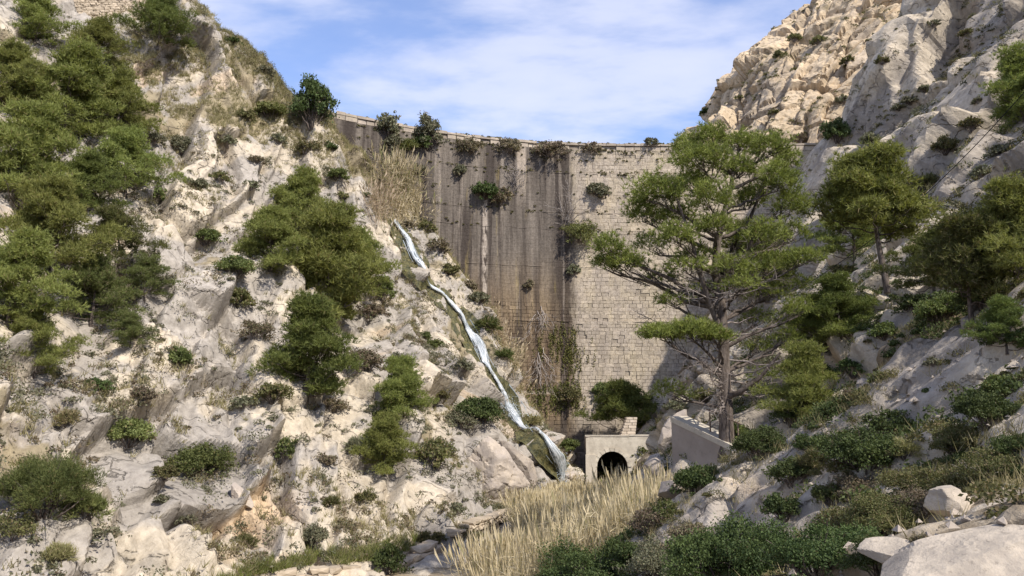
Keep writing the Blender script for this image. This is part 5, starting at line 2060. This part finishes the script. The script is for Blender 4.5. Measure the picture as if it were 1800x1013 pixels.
def cushion_mesh(C, R_, leaf, k, r):
    n = len(C)
    d = unit(r.normal(0, 1, (n * k, 3)))
    d[:, 2] = np.abs(d[:, 2])
    rr = np.repeat(R_, k)[:, None] * r.uniform(.5, 1.0, (n * k, 1))
    pos = np.repeat(C, k, 0) + d * rr * (1, 1, .75)
    return leaf_quads(pos, leaf, leaf * .5, r)


r = np.random.default_rng(99)
areaL = np.linalg.norm(np.cross(VL[FL[:, 1]] - VL[FL[:, 0]], VL[FL[:, 3]] - VL[FL[:, 0]]), axis=1)
visL = in_view(VL) & (VL[:, 2] > -8.2)
nz = fbm(VL, 0.16, 4, 777)
nz2 = fbm(VL, 0.5, 3, 778)
top_grass = smooth01(VL[:, 2], 24, 31) * smooth01(VL[:, 0], -44, -36)
foot = smooth01(VL[:, 2], -7.6, -8.2)
wg = visL * (smooth01(nz + 0.5 * nz2, 0.10, 0.45) * 0.6 + top_grass * smooth01(nz2 + nz, -0.4, 0.2) * 2.6 + 0.5 * foot + 0.02)
C = scatter(VL, wg, 15000, r)
V, F = grass_mesh(C, 11, 0.55, 0.045, r)
tag(link('dry_grass', mesh_np('dry_grass', V, F), M['olive_grass']), 'dry olive grass tufts scattered over the left slope', 'grass', kind='stuff')
wg2 = visL * (smooth01(fbm(VL, 0.2, 4, 790) + .4 * nz2, 0.10, 0.4) + 0.05 + 0.8 * foot)
C = scatter(VL, wg2, 2000, r)
V, F = cushion_mesh(C, .28 + .7 * r.random(len(C)) ** 2, 0.17, 60, r)
tag(link('low_scrub', mesh_np('low_scrub', V, F), M['grey_leaf']), 'low grey green cushions of scrub scattered over the left slope', 'scrub', kind='stuff')
C = scatter(VL, visL * (smooth01(nz + .4 * nz2, 0.0, 0.4) + .02), 1500, r)
V, F = cushion_mesh(C, .28 + .8 * r.random(len(C)) ** 2, 0.17, 60, r)
tag(link('brown_scrub', mesh_np('brown_scrub', V, F), M['brown_leaf']), 'small brown twiggy cushions scattered over the left slope', 'scrub', kind='stuff')
wb = visL * foot * (VL[:, 0] < -6)
C = scatter(VL, wb, 1100, r)
V, F = grass_mesh(C, 12, 0.5, 0.035, r)
tag(link('green_grass', mesh_np('green_grass', V, F), M['green_grass']), 'green and straw grass along the foot of the left slope', 'grass', kind='stuff')
# bank beside the waterfall
bank = visL * smooth01(VL[:, 1] - 0.1 * VL[:, 0], 96, 99) * (VL[:, 0] > -19) * (VL[:, 2] < 27)
C = scatter(VL, bank + 1e-9, 2600, r)
V, F = grass_mesh(C, 11, 0.8, 0.06, r)
tag(link('bank_grass', mesh_np('bank_grass', V, F), M['dry_grass']), 'straw grass on the bank between waterfall and dam', 'grass', kind='stuff')

visR = in_view(VR) & (VR[:, 2] > -8.5)
dens = 1 / np.maximum(VR[:, 1], 6) ** 0.6
cell = (np.maximum(0.055, 0.0032 * VR[:, 1])) * np.clip(0.075 + 0.0052 * (VR[:, 0] - 9), 0.075, 0.30)
nzr = fbm(VR, 0.18, 4, 811)
nzr2 = fbm(VR, 0.6, 3, 812)
flat = smooth01(VR[:, 2], 12, 2)
far = VR[:, 1] > 28
wr = visR * far * cell * (smooth01(nzr + .5 * nzr2, 0.0, 0.4) * (0.35 + 0.65 * flat) + 0.03)
C = scatter(VR, wr, 3200, r)
V, F = grass_mesh(C, 11, 0.5, 0.045, r)
tag(link('slope_grass', mesh_np('slope_grass', V, F), M['olive_grass']), 'olive grass tufts scattered over the right slope', 'grass', kind='stuff')
C = scatter(VR, visR * far * cell * (smooth01(fbm(VR, 0.22, 4, 830) + .4 * nzr2, 0.05, 0.4) + 0.05), 3000, r)
V, F = cushion_mesh(C, r.uniform(.15, .6, len(C)), 0.16, 46, r)
tag(link('slope_scrub', mesh_np('slope_scrub', V, F), M['olive_leaf']), 'low scrub cushions scattered over the right slope', 'scrub', kind='stuff')
C = scatter(VR, visR * cell * (VR[:, 2] > 11) * (smooth01(fbm(VR, 0.3, 4, 881), 0.05, 0.3) + .03), 520, r)
V, F = cushion_mesh(C, .3 + .75 * r.random(len(C)) ** 2, 0.19, 70, r)
tag(link('high_scrub', mesh_np('high_scrub', V, F), M['grey_leaf']), 'small grey cushions in the cracks of the grey cliff', 'scrub', kind='stuff')
nearR = visR * (VR[:, 1] < 30) * (VR[:, 1] > 4.5)
wn_ = nearR * cell * (smooth01(nzr + .6 * nzr2, -0.05, 0.35) + 0.04)
C = scatter(VR, visR * cell * (VR[:, 1] < 75) * (VR[:, 1] > 9) * smooth01(VR[:, 2], 16, 5) * (smooth01(fbm(VR, 0.25, 4, 870) + .4 * nzr2, 0.02, 0.3) + .02), 3200, r)
V, F = cushion_mesh(C, (.12 + .45 * r.random(len(C)) ** 2) * (0.5 + C[:, 1] / 50), 0.085, 130, r)
tag(link('dark_scrub', mesh_np('dark_scrub', V, F), M['dark_leaf']), 'low dark green scrub in the shade of the right slope', 'scrub', kind='stuff')
C = scatter(VR, wn_, 1000, r)
V, F = grass_mesh(C, 16, 0.30, 0.013, r)
tag(link('foreground_grass', mesh_np('foreground_grass', V, F), M['olive_grass']), 'thin olive grass in the shaded foreground at right', 'grass', kind='stuff')
C = scatter(VR, nearR * cell * (smooth01(fbm(VR, 0.3, 4, 850) + .5 * nzr2, 0.0, 0.35) + 0.02), 900, r)
V, F = cushion_mesh(C, r.uniform(.10, .32, len(C)), 0.05, 260, r)
tag(link('foreground_scrub', mesh_np('foreground_scrub', V, F), M['olive_leaf']), 'low leafy scrub in the shaded foreground at right', 'scrub', kind='stuff')
# loose rubble on the pale mound and slope
C = scatter(VR, visR * cell * (VR[:, 1] < 42) * (VR[:, 1] > 6) * smooth01(VR[:, 2], 3, 0), 2600, r)
tet = np.array([[1, 0, -.4], [-.5, .87, -.4], [-.5, -.87, -.4], [0, 0, .9], [.6, .6, .3]])
tf = np.array([[0, 4, 3], [4, 1, 3], [1, 2, 3], [2, 0, 3], [0, 1, 4], [0, 2, 1]])
sz = (0.05 * r.lognormal(0, .5, len(C)) * (0.5 + C[:, 1] / 40))[:, None, None]
th = r.uniform(0, 6.28, len(C))
rot = np.stack([np.stack([np.cos(th), -np.sin(th), 0 * th], 1), np.stack([np.sin(th), np.cos(th), 0 * th], 1), np.tile([0, 0, 1.0], (len(C), 1))], 1)
VV = C[:, None] + sz * np.einsum('nij,kj->nki', rot, tet) * np.array([1.2, 1, .8]) * r.uniform(.7, 1.3, (len(C), 5, 1))
FFr = (np.arange(len(C))[:, None, None] * 5 + tf[None]).reshape(-1, 3)
tag(link('rubble', mesh_np('rubble', VV.reshape(-1, 3), FFr), M['boulder']), 'loose pale rubble on the right slope', 'rubble', kind='stuff')

visC = in_view(VC) & (VC[:, 2] > 37)
C = scatter(VC, visC * smooth01(fbm(VC, 0.14, 4, 870), 0.0, .35) + 1e-9, 500, r)
V, F = cushion_mesh(C, r.uniform(.25, .8, len(C)), 0.26, 46, r)
tag(link('cliff_scrub', mesh_np('cliff_scrub', V, F), M['olive_leaf']), 'small scrub in the cracks of the tan cliff', 'scrub', kind='stuff')
# weeds along the dam crest
C = np.array([[x, float(crest_y(x)) + r.uniform(-.1, .6), CREST + 0.0] for x in np.concatenate([r.uniform(-8, 24, 150), r.uniform(-22, 46, 70)])])
V, F = cushion_mesh(C, r.uniform(.08, .35, len(C)), 0.2, 30, r)
tag(link('crest_weeds', mesh_np('crest_weeds', V, F), M['olive_leaf']), 'small weeds growing along the dam crest', 'weeds', kind='stuff')
C = []
for i in range(330):
    x = r.uniform(-20, 24)
    lv = r.choice([CREST - 1.2, 32.4, 29.0, 26.7, 24.2, CREST - 2.5], p=[.4, .22, .1, .1, .08, .1])
    if hidden_depth(x) > lv:
        continue
    z_ = lv + r.normal(0, .25)
    C.append([x, float(face_y(x, z_)) - .05, z_])
C = np.array(C)
V, F = cushion_mesh(C, r.uniform(.1, .4, len(C)), 0.2, 30, r)
tag(link('wall_weeds', mesh_np('wall_weeds', V, F), M['olive_leaf']), 'weeds rooted in the ledges of the dam face', 'weeds', kind='stuff')

# ------------------------------------------------------------------ overhead cable
cp = [P(1800, 122, 30), P(1700, 236, 34), P(1590, 335, 38), P(1500, 425, 42), P(1425, 496, 45)]
tk2 = np.linspace(0, 4, 40)
path = np.stack([np.interp(tk2, np.arange(5), [c[i] for c in cp]) for i in range(3)], 1)
a_, b_ = path[0] + (path[0] - path[-1]) * 0.35, path[-1]
tt_ = np.linspace(0, 1, 40)[:, None]
path = a_ + (b_ - a_) * tt_ - np.array([0, 0, 1.0]) * (1.2 * np.sin(tt_ * math.pi))
g = Geo()
tube(g, path, np.full(40, 0.02), 6)
tag(link('overhead_cable', g.mesh('overhead_cable', True), M['cable']), 'thin black cable slanting down across the grey cliff at right', 'cable')
